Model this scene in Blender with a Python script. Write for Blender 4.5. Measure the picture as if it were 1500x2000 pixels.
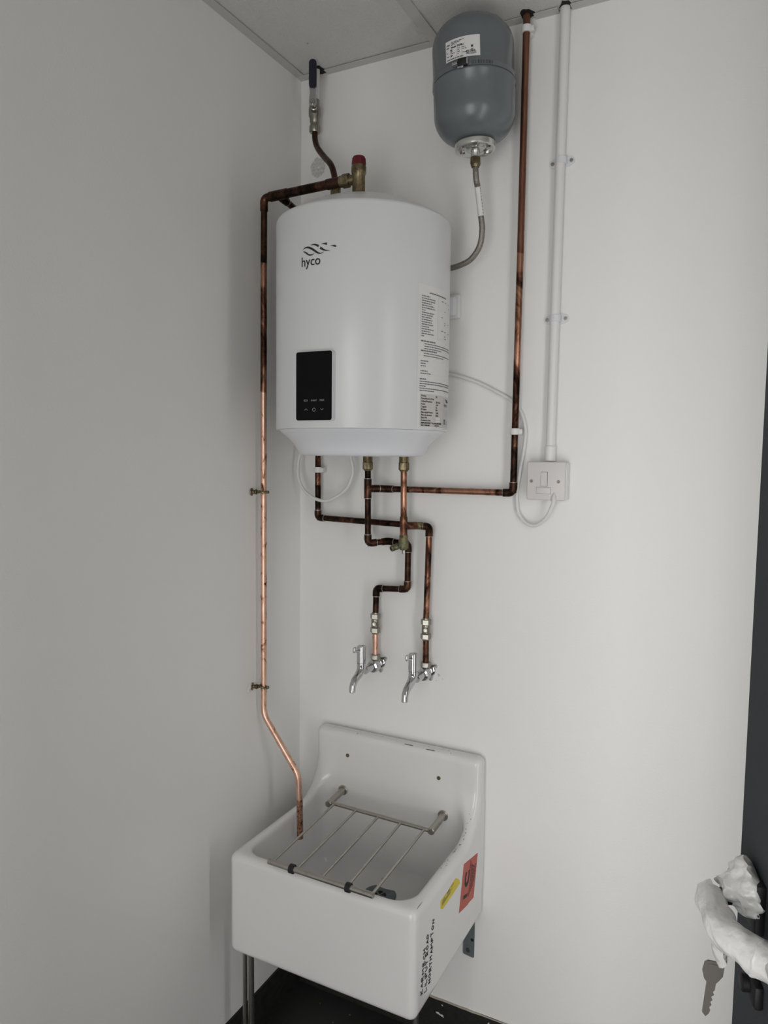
import bpy, bmesh, math, random
import numpy as np
from mathutils import Vector, Matrix, Quaternion

for o in list(bpy.data.objects):
    bpy.data.objects.remove(o, do_unlink=True)
SC = bpy.context.scene
COL = SC.collection
random.seed(7)

# ------------------------------------------------------------------ camera
cam_d = bpy.data.cameras.new('camera')
cam = bpy.data.objects.new('camera', cam_d)
COL.objects.link(cam)
SC.camera = cam
YAW, PITCH, ROLL, FPX = 0.473757, 0.080641, 0.011594, 1425.445
fwd = Vector((-math.sin(YAW) * math.cos(PITCH), math.cos(YAW) * math.cos(PITCH), -math.sin(PITCH)))
right = Vector((math.cos(YAW), math.sin(YAW), 0))
up = right.cross(fwd)
r2 = right * math.cos(ROLL) + up * math.sin(ROLL)
u2 = up * math.cos(ROLL) - right * math.sin(ROLL)
m = Matrix((r2, u2, -fwd)).transposed().to_4x4()
m.translation = Vector((1.09185, -1.63650, 1.48745))
cam.matrix_world = m
cam_d.sensor_fit = 'VERTICAL'
cam_d.sensor_height = 36.0
cam_d.lens = 36.0 * FPX / 2000.0
cam_d.clip_start = 0.02
cam_d.clip_end = 100

# ------------------------------------------------------------------ sky light, exposure
SKY_STRENGTH = 3.95
world = bpy.data.worlds.new('sky')
SC.world = world
world.use_nodes = True
bg = world.node_tree.nodes['Background']
bg.inputs[0].default_value = (1.0, 0.997, 0.988, 1)
bg.inputs[1].default_value = SKY_STRENGTH
SC.view_settings.view_transform = 'Standard'
SC.view_settings.look = 'None'
SC.view_settings.gamma = 1.0
SC.view_settings.use_curve_mapping = False
SC.view_settings.exposure = 0.0
# the open doorway is a sampling portal for the sky (adds no light of its own)
pl = bpy.data.lights.new('doorway_portal', 'AREA')
pl.shape = 'RECTANGLE'
pl.size, pl.size_y = 0.82, 1.96
pl.cycles.is_portal = True
po = bpy.data.objects.new('doorway_portal', pl)
COL.objects.link(po)
po.location = (0.91, -2.625, 0.98)
po.rotation_euler = (math.radians(90), 0, 0)
pl2 = bpy.data.lights.new('side_door_portal', 'AREA')
pl2.shape = 'RECTANGLE'
pl2.size, pl2.size_y = 0.86, 2.05
pl2.cycles.is_portal = True
po2 = bpy.data.objects.new('side_door_portal', pl2)
COL.objects.link(po2)
po2.location = (1.465, -1.175, 1.025)
po2.rotation_euler = (math.radians(90), 0, math.radians(90))

H = 2.4347          # ceiling height

# ------------------------------------------------------------------ materials
def mat(name, col, rough=0.5, metal=0.0, bump=None, spec=None, var=None, coat=0.0):
    m = bpy.data.materials.new(name)
    m.use_nodes = True
    nt = m.node_tree
    b = nt.nodes['Principled BSDF']
    b.inputs['Base Color'].default_value = (*col, 1)
    b.inputs['Roughness'].default_value = rough
    b.inputs['Metallic'].default_value = metal
    if spec is not None:
        b.inputs['Specular IOR Level'].default_value = spec
    if coat:
        b.inputs['Coat Weight'].default_value = coat
        b.inputs['Coat Roughness'].default_value = 0.08
    tc = nt.nodes.new('ShaderNodeTexCoord')
    sc, amt = (var if var else (18.0, 0.06))
    n = nt.nodes.new('ShaderNodeTexNoise')
    n.inputs['Scale'].default_value = sc
    n.inputs['Detail'].default_value = 4
    nt.links.new(tc.outputs['Object'], n.inputs['Vector'])
    mx = nt.nodes.new('ShaderNodeMix')
    mx.data_type = 'RGBA'
    mx.inputs['A'].default_value = (*[c * (1 - amt) for c in col], 1)
    mx.inputs['B'].default_value = (*[min(1, c * (1 + amt)) for c in col], 1)
    nt.links.new(n.outputs['Fac'], mx.inputs['Factor'])
    nt.links.new(mx.outputs['Result'], b.inputs['Base Color'])
    if bump:
        bs, st, dist = bump
        n2 = nt.nodes.new('ShaderNodeTexNoise')
        n2.inputs['Scale'].default_value = bs
        n2.inputs['Detail'].default_value = 3
        nt.links.new(tc.outputs['Object'], n2.inputs['Vector'])
        bp = nt.nodes.new('ShaderNodeBump')
        bp.inputs['Strength'].default_value = st
        bp.inputs['Distance'].default_value = dist
        nt.links.new(n2.outputs['Fac'], bp.inputs['Height'])
        nt.links.new(bp.outputs['Normal'], b.inputs['Normal'])
    return m

def ramp_mat(name, stops, scale, rough=(0.3, 0.5), metal=1.0, stretch=(1, 1, 1), detail=6, distort=0.6, seed=0.0):
    """metal with a noise-driven patina: stops = [(position, colour)]"""
    m = bpy.data.materials.new(name)
    m.use_nodes = True
    nt = m.node_tree
    b = nt.nodes['Principled BSDF']
    b.inputs['Metallic'].default_value = metal
    tc = nt.nodes.new('ShaderNodeTexCoord')
    mp = nt.nodes.new('ShaderNodeMapping')
    mp.inputs['Scale'].default_value = stretch
    mp.inputs['Location'].default_value = (seed, seed * 1.7, seed * 0.3)
    nt.links.new(tc.outputs['Object'], mp.inputs['Vector'])
    n = nt.nodes.new('ShaderNodeTexNoise')
    n.inputs['Scale'].default_value = scale
    n.inputs['Detail'].default_value = detail
    n.inputs['Roughness'].default_value = 0.62
    n.inputs['Distortion'].default_value = distort
    nt.links.new(mp.outputs['Vector'], n.inputs['Vector'])
    cr = nt.nodes.new('ShaderNodeValToRGB')
    el = cr.color_ramp.elements
    while len(el) < len(stops):
        el.new(0.5)
    for e, (p, c) in zip(el, stops):
        e.position = p
        e.color = (*c, 1)
    nt.links.new(n.outputs['Fac'], cr.inputs['Fac'])
    nt.links.new(cr.outputs['Color'], b.inputs['Base Color'])
    mr = nt.nodes.new('ShaderNodeMapRange')
    mr.inputs['From Min'].default_value = 0.35
    mr.inputs['From Max'].default_value = 0.65
    mr.inputs['To Min'].default_value = rough[1]
    mr.inputs['To Max'].default_value = rough[0]
    nt.links.new(n.outputs['Fac'], mr.inputs['Value'])
    nt.links.new(mr.outputs['Result'], b.inputs['Roughness'])
    return m

M = {}
M['wall'] = mat('white_wall_paint', (0.84, 0.832, 0.815), 0.42, bump=(260, 0.12, 0.002), spec=0.35, var=(3, 0.018))
M['tile'] = mat('ceiling_tile', (0.66, 0.65, 0.63), 0.9, bump=(420, 0.7, 0.003), var=(300, 0.10))
M['grid'] = mat('ceiling_grid_paint', (0.54, 0.53, 0.51), 0.55, var=(9, 0.04))
M['heater'] = mat('white_enamel', (0.70, 0.71, 0.715), 0.30, spec=0.5, var=(6, 0.01))
M['heater_cap'] = mat('white_moulding', (0.74, 0.75, 0.78), 0.34, spec=0.5, var=(6, 0.01))
M['glass_black'] = mat('black_glass', (0.004, 0.004, 0.005), 0.30, spec=0.12)
M['icon'] = mat('grey_icon_print', (0.42, 0.42, 0.42), 0.6)
M['ink'] = mat('dark_ink', (0.022, 0.022, 0.024), 0.7)
M['greyink'] = mat('grey_ink', (0.16, 0.16, 0.16), 0.8)
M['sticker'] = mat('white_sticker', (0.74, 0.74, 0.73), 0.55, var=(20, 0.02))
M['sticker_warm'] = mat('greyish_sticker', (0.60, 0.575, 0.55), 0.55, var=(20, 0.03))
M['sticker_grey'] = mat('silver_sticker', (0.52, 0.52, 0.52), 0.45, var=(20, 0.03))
M['tank'] = mat('grey_tank_paint', (0.135, 0.150, 0.160), 0.26, spec=0.55, bump=(500, 0.10, 0.001), var=(40, 0.05))
M['zinc'] = mat('zinc_plate', (0.66, 0.67, 0.64), 0.24, 1.0, var=(60, 0.12))
M['chrome'] = mat('chrome', (0.56, 0.56, 0.57), 0.08, 1.0, var=(40, 0.04))
M['nickel'] = mat('nickel_plate', (0.30, 0.285, 0.25), 0.28, 1.0, var=(90, 0.22))
M['steel'] = mat('stainless_steel', (0.42, 0.40, 0.36), 0.34, 1.0, var=(70, 0.18))
M['galv'] = mat('galvanised_bracket', (0.20, 0.23, 0.24), 0.55, 0.6, var=(60, 0.2))
M['brass'] = ramp_mat('aged_brass', [(0.30, (0.075, 0.058, 0.032)), (0.5, (0.21, 0.168, 0.10)), (0.72, (0.36, 0.30, 0.19))], 45, (0.32, 0.5))
M['verdigris'] = ramp_mat('stained_brass', [(0.32, (0.02, 0.018, 0.012)), (0.45, (0.14, 0.16, 0.12)), (0.58, (0.30, 0.23, 0.09)), (0.75, (0.40, 0.32, 0.14))], 70, (0.38, 0.6), 0.8)
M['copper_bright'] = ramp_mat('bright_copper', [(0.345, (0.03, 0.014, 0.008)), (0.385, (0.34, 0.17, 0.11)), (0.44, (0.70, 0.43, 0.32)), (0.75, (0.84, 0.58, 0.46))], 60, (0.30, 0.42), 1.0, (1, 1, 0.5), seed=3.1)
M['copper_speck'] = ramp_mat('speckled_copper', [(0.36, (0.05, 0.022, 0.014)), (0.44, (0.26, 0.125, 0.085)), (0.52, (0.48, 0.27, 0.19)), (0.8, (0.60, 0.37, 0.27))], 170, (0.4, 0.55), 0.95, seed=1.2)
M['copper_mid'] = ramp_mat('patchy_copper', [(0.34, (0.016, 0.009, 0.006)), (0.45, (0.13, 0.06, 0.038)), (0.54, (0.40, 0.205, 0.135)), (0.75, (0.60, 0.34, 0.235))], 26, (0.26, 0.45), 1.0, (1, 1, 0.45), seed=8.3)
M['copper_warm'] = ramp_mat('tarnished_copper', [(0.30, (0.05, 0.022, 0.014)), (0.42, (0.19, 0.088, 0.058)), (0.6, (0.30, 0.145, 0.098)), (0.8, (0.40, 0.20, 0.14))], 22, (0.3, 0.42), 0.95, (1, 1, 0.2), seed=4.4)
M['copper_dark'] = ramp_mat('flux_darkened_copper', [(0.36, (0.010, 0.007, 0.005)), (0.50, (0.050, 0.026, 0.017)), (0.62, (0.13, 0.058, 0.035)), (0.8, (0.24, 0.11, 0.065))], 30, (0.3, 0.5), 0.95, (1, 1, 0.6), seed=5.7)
M['copper_brown'] = ramp_mat('brown_copper', [(0.35, (0.035, 0.018, 0.013)), (0.55, (0.085, 0.040, 0.029)), (0.8, (0.15, 0.075, 0.055))], 30, (0.4, 0.5), 0.85, seed=2.7)
M['copper_streak'] = ramp_mat('flux_streaked_copper', [(0.38, (0.012, 0.008, 0.006)), (0.48, (0.12, 0.05, 0.03)), (0.57, (0.33, 0.15, 0.09)), (0.63, (0.42, 0.40, 0.36)), (0.8, (0.30, 0.28, 0.25))], 38, (0.3, 0.5), 0.9, (1, 1, 0.28), seed=9.9)
M['solder'] = mat('solder', (0.46, 0.45, 0.43), 0.4, 1.0, var=(160, 0.6))
M['plastic'] = mat('white_plastic', (0.76, 0.755, 0.74), 0.38, var=(12, 0.015))
M['plastic_cool'] = mat('cool_white_plastic', (0.72, 0.72, 0.75), 0.35, var=(12, 0.015))
M['spur'] = mat('spur_white_plastic', (0.66, 0.63, 0.615), 0.36, var=(12, 0.015))
M['cable'] = mat('white_cable_sheath', (0.74, 0.73, 0.72), 0.42, var=(20, 0.02))
M['black'] = mat('black_rubber', (0.008, 0.008, 0.009), 0.55)
M['navy'] = mat('dark_grip_sleeve', (0.008, 0.010, 0.018), 0.45)
M['red'] = mat('red_plastic', (0.115, 0.006, 0.011), 0.45, var=(40, 0.1))
M['hole'] = mat('dark_opening', (0.01, 0.01, 0.01), 0.9)
M['ceramic'] = mat('white_fireclay', (0.75, 0.745, 0.735), 0.16, spec=0.5, var=(7, 0.02), bump=(30, 0.03, 0.003))
M['redlabel'] = mat('red_paper_label', (0.50, 0.125, 0.095), 0.7, var=(25, 0.08))
M['yellow'] = mat('yellow_tape_label', (0.70, 0.56, 0.03), 0.55, var=(25, 0.10))
M['door'] = mat('anthracite_door_paint', (0.066, 0.070, 0.076), 0.75, bump=(500, 0.25, 0.001), spec=0.08, var=(200, 0.08))
M['base'] = ramp_mat('black_skirting_paint', [(0.3, (0.006, 0.006, 0.006)), (0.6, (0.013, 0.013, 0.012)), (0.8, (0.028, 0.026, 0.022))], 25, (0.6, 0.75), 0.0)
M['wrap'] = mat('white_wrapping_plastic', (0.93, 0.93, 0.91), 0.22, bump=(45, 0.5, 0.01), spec=0.6, var=(30, 0.03))
M['key'] = mat('worn_key_metal', (0.26, 0.24, 0.215), 0.40, 0.35, var=(80, 0.15))
M['filler'] = mat('rough_filler', (0.68, 0.67, 0.65), 0.9, bump=(260, 1.0, 0.005), var=(200, 0.40))
M['caulk'] = mat('cream_caulk', (0.42, 0.38, 0.31), 0.7, var=(60, 0.25))
M['flake'] = mat('white_paint_flake', (0.62, 0.61, 0.58), 0.7)
# braided hose: fine woven pattern
def braid():
    m = mat('steel_braid', (0.30, 0.28, 0.25), 0.38, 0.95, var=(300, 0.5), bump=(900, 0.9, 0.001))
    return m
M['braid'] = braid()
# floor: black painted concrete with pale specks
def floor_mat():
    m = mat('black_floor', (0.022, 0.022, 0.022), 0.5, bump=(80, 0.2, 0.002), var=(8, 0.35))
    nt = m.node_tree
    b = nt.nodes['Principled BSDF']
    src = b.inputs['Base Color'].links[0].from_socket
    tc = [n for n in nt.nodes if n.type == 'TEX_COORD'][0]
    v = nt.nodes.new('ShaderNodeTexVoronoi')
    v.inputs['Scale'].default_value = 42
    nt.links.new(tc.outputs['Object'], v.inputs['Vector'])
    lt = nt.nodes.new('ShaderNodeMath'); lt.operation = 'LESS_THAN'; lt.inputs[1].default_value = 0.10
    nt.links.new(v.outputs['Distance'], lt.inputs[0])
    n = nt.nodes.new('ShaderNodeTexNoise'); n.inputs['Scale'].default_value = 14
    nt.links.new(tc.outputs['Object'], n.inputs['Vector'])
    gt = nt.nodes.new('ShaderNodeMath'); gt.operation = 'GREATER_THAN'; gt.inputs[1].default_value = 0.58
    nt.links.new(n.outputs['Fac'], gt.inputs[0])
    mu = nt.nodes.new('ShaderNodeMath'); mu.operation = 'MULTIPLY'
    nt.links.new(lt.outputs[0], mu.inputs[0]); nt.links.new(gt.outputs[0], mu.inputs[1])
    mx = nt.nodes.new('ShaderNodeMix'); mx.data_type = 'RGBA'
    mx.inputs['B'].default_value = (0.22, 0.21, 0.20, 1)
    nt.links.new(mu.outputs[0], mx.inputs['Factor'])
    nt.links.new(src, mx.inputs['A'])
    nt.links.new(mx.outputs['Result'], b.inputs['Base Color'])
    return m
M['floor'] = floor_mat()

# ------------------------------------------------------------------ mesh helpers
class MB:
    def __init__(self):
        self.v, self.f = [], []

    def add(self, vs, fs):
        n = len(self.v)
        self.v += [tuple(v) for v in vs]
        self.f += [[i + n for i in f] for f in fs]
        return self

    def box(self, a, b):
        x0, x1 = sorted((a[0], b[0])); y0, y1 = sorted((a[1], b[1])); z0, z1 = sorted((a[2], b[2]))
        v = [(x0, y0, z0), (x1, y0, z0), (x1, y1, z0), (x0, y1, z0), (x0, y0, z1), (x1, y0, z1), (x1, y1, z1), (x0, y1, z1)]
        return self.add(v, [(3, 2, 1, 0), (4, 5, 6, 7), (0, 1, 5, 4), (1, 2, 6, 5), (2, 3, 7, 6), (3, 0, 4, 7)])

    def tube(self, pts, r, n=16, caps=True):
        pts = [Vector(p) for p in pts]
        rs = r if isinstance(r, (list, tuple)) else [r] * len(pts)
        tang = []
        for i in range(len(pts)):
            a = pts[max(i - 1, 0)]; b = pts[min(i + 1, len(pts) - 1)]
            t = (b - a)
            tang.append(t.normalized() if t.length > 1e-9 else Vector((0, 0, 1)))
        t0 = tang[0]
        ref = Vector((0, 0, 1)) if abs(t0.z) < 0.9 else Vector((1, 0, 0))
        nrm = (ref - t0 * ref.dot(t0)).normalized()
        rings = []
        for i, p in enumerate(pts):
            if i:
                q = tang[i - 1].rotation_difference(tang[i])
                nrm = q @ nrm
                nrm = (nrm - tang[i] * nrm.dot(tang[i])).normalized()
            bn = tang[i].cross(nrm)
            rings.append([p + (nrm * math.cos(2 * math.pi * k / n) + bn * math.sin(2 * math.pi * k / n)) * rs[i] for k in range(n)])
        vs = [v for rg in rings for v in rg]
        fs = []
        for i in range(len(pts) - 1):
            for k in range(n):
                fs.append((i * n + k, i * n + (k + 1) % n, (i + 1) * n + (k + 1) % n, (i + 1) * n + k))
        if caps:
            fs.append(tuple(range(n))[::-1])
            fs.append(tuple((len(pts) - 1) * n + k for k in range(n)))
        return self.add(vs, fs)

    def lathe(self, prof, c=(0, 0, 0), n=48, axis=(0, 0, 1), phase=0.0):
        """prof = [(radius, height)] along axis from c"""
        ax = Vector(axis).normalized()
        ref = Vector((1, 0, 0)) if abs(ax.x) < 0.9 else Vector((0, 1, 0))
        u = (ref - ax * ref.dot(ax)).normalized()
        w = ax.cross(u)
        c = Vector(c)
        vs, fs, rings = [], [], []
        for r, h in prof:
            if r < 1e-6:
                rings.append([len(vs)]); vs.append(c + ax * h)
            else:
                rings.append(list(range(len(vs), len(vs) + n)))
                for k in range(n):
                    a = 2 * math.pi * k / n + phase
                    vs.append(c + ax * h + (u * math.cos(a) + w * math.sin(a)) * r)
        for a, b in zip(rings, rings[1:]):
            for k in range(n):
                k2 = (k + 1) % n
                if len(a) == 1 and len(b) == 1:
                    continue
                if len(a) == 1:
                    fs.append((a[0], b[k2], b[k]))
                elif len(b) == 1:
                    fs.append((a[k], a[k2], b[0]))
                else:
                    fs.append((a[k], a[k2], b[k2], b[k]))
        if len(rings[0]) > 1:
            fs.append(tuple(rings[0][::-1]))
        if len(rings[-1]) > 1:
            fs.append(tuple(rings[-1]))
        return self.add(vs, fs)

    def hexnut(self, c, axis, r, h, bev=0.0012):
        return self.lathe([(r - bev, 0), (r, bev), (r, h - bev), (r - bev, h)], c, 6, axis, 0.3)

    def prism(self, poly, fn, t):
        """2D polygon mapped by fn(a, b, depth) with thickness t"""
        n = len(poly)
        vs = [fn(a, b, 0) for a, b in poly] + [fn(a, b, t) for a, b in poly]
        fs = [tuple(range(n))[::-1], tuple(range(n, 2 * n))]
        for i in range(n):
            j = (i + 1) % n
            fs.append((i, j, n + j, n + i))
        return self.add(vs, fs)

    def rbox(self, a, b, r=0.003, seg=3):
        bm = bmesh.new()
        x0, x1 = sorted((a[0], b[0])); y0, y1 = sorted((a[1], b[1])); z0, z1 = sorted((a[2], b[2]))
        bmesh.ops.create_cube(bm, size=1)
        for v in bm.verts:
            v.co = Vector(((x0 + x1) / 2 + v.co.x * (x1 - x0), (y0 + y1) / 2 + v.co.y * (y1 - y0), (z0 + z1) / 2 + v.co.z * (z1 - z0)))
        bmesh.ops.bevel(bm, geom=list(bm.edges), offset=r, segments=seg, profile=0.5, affect='EDGES')
        bm.verts.index_update()
        vs = [v.co.copy() for v in bm.verts]
        fs = [[v.index for v in f.verts] for f in bm.faces]
        bm.free()
        return self.add(vs, fs)

    def xform(self, fn):
        self.v = [tuple(fn(Vector(v))) for v in self.v]
        return self


def root_loc(o):
    while o.parent:
        o = o.parent
    return Vector(o.location)


def build(mb, name, material, parent=None, loc=None, smooth=35, label=None):
    base = root_loc(parent) if parent else Vector(loc or (0, 0, 0))
    me = bpy.data.meshes.new(name)
    me.from_pydata([tuple(Vector(v) - base) for v in mb.v], [], mb.f)
    me.update()
    bm = bmesh.new(); bm.from_mesh(me)
    bmesh.ops.recalc_face_normals(bm, faces=bm.faces)
    bm.to_mesh(me); bm.free()
    if smooth:
        for p in me.polygons:
            p.use_smooth = True
        me.set_sharp_from_angle(angle=math.radians(smooth))
    me.materials.append(M[material])
    o = bpy.data.objects.new(name, me)
    COL.objects.link(o)
    if parent:
        o.parent = parent
    else:
        o.location = base
    if label:
        o['label'] = label
    return o


def tag(o, label, cat, group=None):
    o['label'] = label; o['category'] = cat
    if group:
        o['group'] = group
    return o


def thing(name, loc, label, cat, group=None):
    o = bpy.data.objects.new(name, None)
    o.empty_display_size = 0.02
    COL.objects.link(o)
    o.location = loc
    return tag(o, label, cat, group)


def struct(o):
    o['kind'] = 'structure'
    return o


def fillet(pts, rad, seg=8):
    pts = [Vector(p) for p in pts]
    out = [pts[0]]
    for i in range(1, len(pts) - 1):
        a, b, c = pts[i - 1], pts[i], pts[i + 1]
        d1 = (a - b); d2 = (c - b)
        l1, l2 = d1.length, d2.length
        d1.normalize(); d2.normalize()
        ang = d1.angle(d2)
        if ang > math.pi - 0.02:
            out.append(b); continue
        t = min(rad / math.tan(ang / 2), l1 * 0.49, l2 * 0.49)
        rr = t * math.tan(ang / 2)
        cen = b + (d1 + d2).normalized() * (rr / math.sin(ang / 2))
        p1 = b + d1 * t; p2 = b + d2 * t
        v1 = p1 - cen; v2 = p2 - cen
        q = v1.rotation_difference(v2)
        for k in range(seg + 1):
            qq = Quaternion().slerp(q, k / seg)
            out.append(cen + qq @ v1)
    out.append(pts[-1])
    return out


def catmull(pts, seg=8):
    pts = [Vector(p) for p in pts]
    P = [pts[0] * 2 - pts[1]] + pts + [pts[-1] * 2 - pts[-2]]
    out = []
    for i in range(1, len(P) - 2):
        a, b, c, d = P[i - 1:i + 3]
        for k in range(seg):
            t = k / seg
            out.append(0.5 * ((2 * b) + (c - a) * t + (2 * a - 5 * b + 4 * c - d) * t * t + (3 * b - a - 3 * c + d) * t ** 3))
    out.append(pts[-1])
    return out


def densify(pts, step=0.05):
    out = [Vector(pts[0])]
    for a, b in zip(pts, pts[1:]):
        a, b = Vector(a), Vector(b)
        n = max(1, int((b - a).length / step))
        for k in range(1, n + 1):
            out.append(a.lerp(b, k / n))
    return out


PR = 0.0076
FR = 0.0092


def ring(parent, p, d, r=FR, name='solder_ring'):
    d = Vector(d).normalized()
    p = Vector(p)
    return build(MB().tube([p - d * 0.0009, p - d * 0.0005, p + d * 0.0005, p + d * 0.0009], [r * 0.9, r * 1.02, r * 1.02, r * 0.9], 18), name, 'solder', parent)


def pipe_run(parent, pts, mats, emats, r=PR, ends=(0, 0), er=0.011):
    """soldered run: straight pipes joined by elbow fittings with solder rings"""
    pts = [Vector(p) for p in pts]
    n = len(pts)
    leg = er + 0.009
    for i in range(n - 1):
        a, b = pts[i], pts[i + 1]
        build(MB().tube(densify([a, b], 0.06), r, 18), 'pipe', mats[i % len(mats)], parent)
    for i in range(1, n - 1):
        d1 = (pts[i - 1] - pts[i]); d2 = (pts[i + 1] - pts[i])
        l1 = min(leg, d1.length * 0.48); l2 = min(leg, d2.length * 0.48)
        d1.normalize(); d2.normalize()
        path = fillet([pts[i] + d1 * l1, pts[i], pts[i] + d2 * l2], er, 8)
        k = r / PR
        build(MB().tube(path, FR * k, 18), 'elbow', emats[(i - 1) % len(emats)], parent)
        ring(parent, path[0], d1, FR * k); ring(parent, path[-1], d2, FR * k)


# text -> flat mesh (font outline filled)
def text_flat(body, size, align='LEFT', bold=0.0):
    cu = bpy.data.curves.new('t', 'FONT')
    cu.body = body; cu.size = size; cu.align_x = align
    cu.resolution_u = 3
    cu.offset = bold
    o = bpy.data.objects.new('t', cu)
    COL.objects.link(o)
    dg = bpy.context.evaluated_depsgraph_get()
    dg.update()
    me = bpy.data.meshes.new_from_object(o.evaluated_get(dg))
    vs = [(v.co.x, v.co.y) for v in me.vertices]
    fs = [list(p.vertices) for p in me.polygons]
    bpy.data.objects.remove(o, do_unlink=True)
    bpy.data.curves.remove(cu)
    bpy.data.meshes.remove(me)
    return vs, fs


def add_text(mb, body, size, fn, x=0, y=0, sx=1.0, align='LEFT', bold=0.0):
    vs, fs = text_flat(body, size, align, bold)
    mb.add([fn(x + a * sx, y + b) for a, b in vs], fs)
    return mb


def add_strip(mb, pts, widths, fn):
    """ribbon with varying width along 2D points"""
    P = [Vector((a, b)) for a, b in pts]
    L, R = [], []
    for i, p in enumerate(P):
        t = (P[min(i + 1, len(P) - 1)] - P[max(i - 1, 0)]).normalized()
        nn = Vector((-t.y, t.x))
        L.append(p + nn * widths[i] / 2); R.append(p - nn * widths[i] / 2)
    n = len(P)
    vs = [fn(q.x, q.y) for q in L] + [fn(q.x, q.y) for q in R]
    fs = [(i, i + 1, n + i + 1, n + i) for i in range(n - 1)]
    mb.add(vs, fs)


def quad(mb, a0, b0, a1, b1, fn):
    mb.add([fn(a0, b0), fn(a1, b0), fn(a1, b1), fn(a0, b1)], [(0, 1, 2, 3)])


def smooth2(pts, seg=6):
    return [(v.x, v.y) for v in catmull([(a, b, 0) for a, b in pts], seg)]


def spread(ws, n):
    out = []
    for i in range(n):
        t = i / (n - 1) * (len(ws) - 1)
        k = min(int(t), len(ws) - 2)
        out.append(ws[k] + (ws[k + 1] - ws[k]) * (t - k))
    return out


# ------------------------------------------------------------------ the room
RX, RY = 1.36, -2.50           # right wall (side door), front wall (open doorway)
T = 0.10
TF = 0.12                      # thickness of the front wall
struct(build(MB().box((-T, RY - TF, -0.1), (RX + T, T, 0)), 'floor', 'floor', smooth=0))
wall_left = struct(build(MB().box((-T, RY, 0), (0, 0, H + 0.25)), 'wall_left', 'wall', smooth=0))
wall_back = struct(build(MB().box((-T, 0, 0), (RX + T, T, H + 0.25)), 'wall_back', 'wall', smooth=0))
GY0, GY1 = -1.605, -0.745    # doorway of the side door in the right wall
struct(build(MB().box((RX, RY, 0), (RX + T, GY0, H + 0.25)).box((RX, GY1, 0), (RX + T, 0, H + 0.25)).box((RX, GY0, 2.05), (RX + T, GY1, H + 0.25)), 'wall_right', 'wall', smooth=0))
struct(build(MB().box((RX + 0.02, GY0, 0), (RX + T, GY0 + 0.02, 2.05)).box((RX + 0.02, GY1 - 0.012, 0), (RX + T, GY1, 2.05)).box((RX + 0.02, GY0, 2.035), (RX + T, GY1, 2.05)), 'trim_6', 'door', smooth=0))
DX0, DX1, DH = 0.50, 1.32, 1.96
wf = MB().box((-T, RY - TF, 0), (DX0, RY, H + 0.25)).box((DX1, RY - TF, 0), (RX + T, RY, H + 0.25)).box((DX0, RY - TF, DH), (DX1, RY, H + 0.25))
struct(build(wf, 'wall_front', 'wall', smooth=0))
fr = MB().box((DX0, RY - TF, 0), (DX0 + 0.03, RY - 0.01, DH)).box((DX1 - 0.03, RY - TF, 0), (DX1, RY - 0.01, DH)).box((DX0, RY - TF, DH - 0.03), (DX1, RY - 0.01, DH))
struct(build(fr, 'trim_5', 'door', smooth=0))

# suspended ceiling: tiles lie in a painted metal grid
ceiling = struct(build(MB().box((-T, RY, H + 0.24), (RX + T, T, H + 0.30)), 'ceiling', 'hole', smooth=0))
TX = 0.370
xs = [(0.004, TX + 0.010), (TX + 0.014, TX + 0.612), (TX + 0.616, RX - 0.004)]
ys = [(-0.596, -0.004), (-1.196, -0.600), (-1.796, -1.200), (-2.396, -1.800), (-2.496, -2.400)]
for xa, xb in xs:
    for ya, yb in ys:
        build(MB().rbox((xa, ya, H + 0.0030), (xb, yb, H + 0.0180), 0.0012, 1), 'ceiling_tile', 'tile', ceiling, smooth=0)
for i, tx in enumerate((TX, TX + 0.602)):
    build(MB().box((tx, RY, H - 0.0005), (tx + 0.024, -0.004, H + 0.0008)).box((tx + 0.011, RY, H), (tx + 0.013, -0.004, H + 0.035)), 'grid_tee', 'grid', ceiling, smooth=0)
for ty in (-0.598, -1.198, -1.798, -2.398):
    build(MB().box((0.02, ty - 0.012, H - 0.0002), (RX, ty + 0.012, H + 0.0006)), 'grid_tee', 'grid', ceiling, smooth=0)
TW = 0.0225
struct(build(MB().box((0, RY, H - 0.0003), (TW, 0, H + 0.0010)).box((0, RY, H), (0.0012, 0, H + 0.024)), 'trim_1', 'grid', smooth=0))
# back trim is cut away where the pipes go up
tb = MB()
cuts = [(0.055, 0.082), (0.586, 0.612), (0.664, 0.691)]
x0 = 0.0
for a, b in cuts:
    tb.box((x0, -TW, H - 0.0006), (a, 0, H + 0.0008)); x0 = b
tb.box((x0, -TW, H - 0.0006), (RX, 0, H + 0.0008))
struct(build(tb, 'trim_2', 'grid', smooth=0))
# ragged dark cut-outs in the tile edge round the pipes
def cutout(cx, cy, rx, ry, seed):
    rnd = random.Random(seed)
    poly = []
    for k in range(14):
        a = 2 * math.pi * k / 14
        q = 1 + rnd.uniform(-0.22, 0.22)
        poly.append((cx + rx * q * math.cos(a), min(-0.001, cy + ry * q * math.sin(a))))
    build(MB().prism(poly, lambda a, b, d: (a, b, H + 0.0026 - d), 0.0012), 'cut_opening', 'hole', ceiling, smooth=0)
cutout(0.070, -0.024, 0.015, 0.020, 1)
cutout(0.599, -0.024, 0.014, 0.020, 2)
cutout(0.681, -0.016, 0.013, 0.018, 3)
build(MB().lathe([(0.0022, 0.0028), (0.002, 0.0018), (0, 0.0014)], (0.1084, -0.136, H), 10), 'screw_head', 'steel', ceiling)

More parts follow.
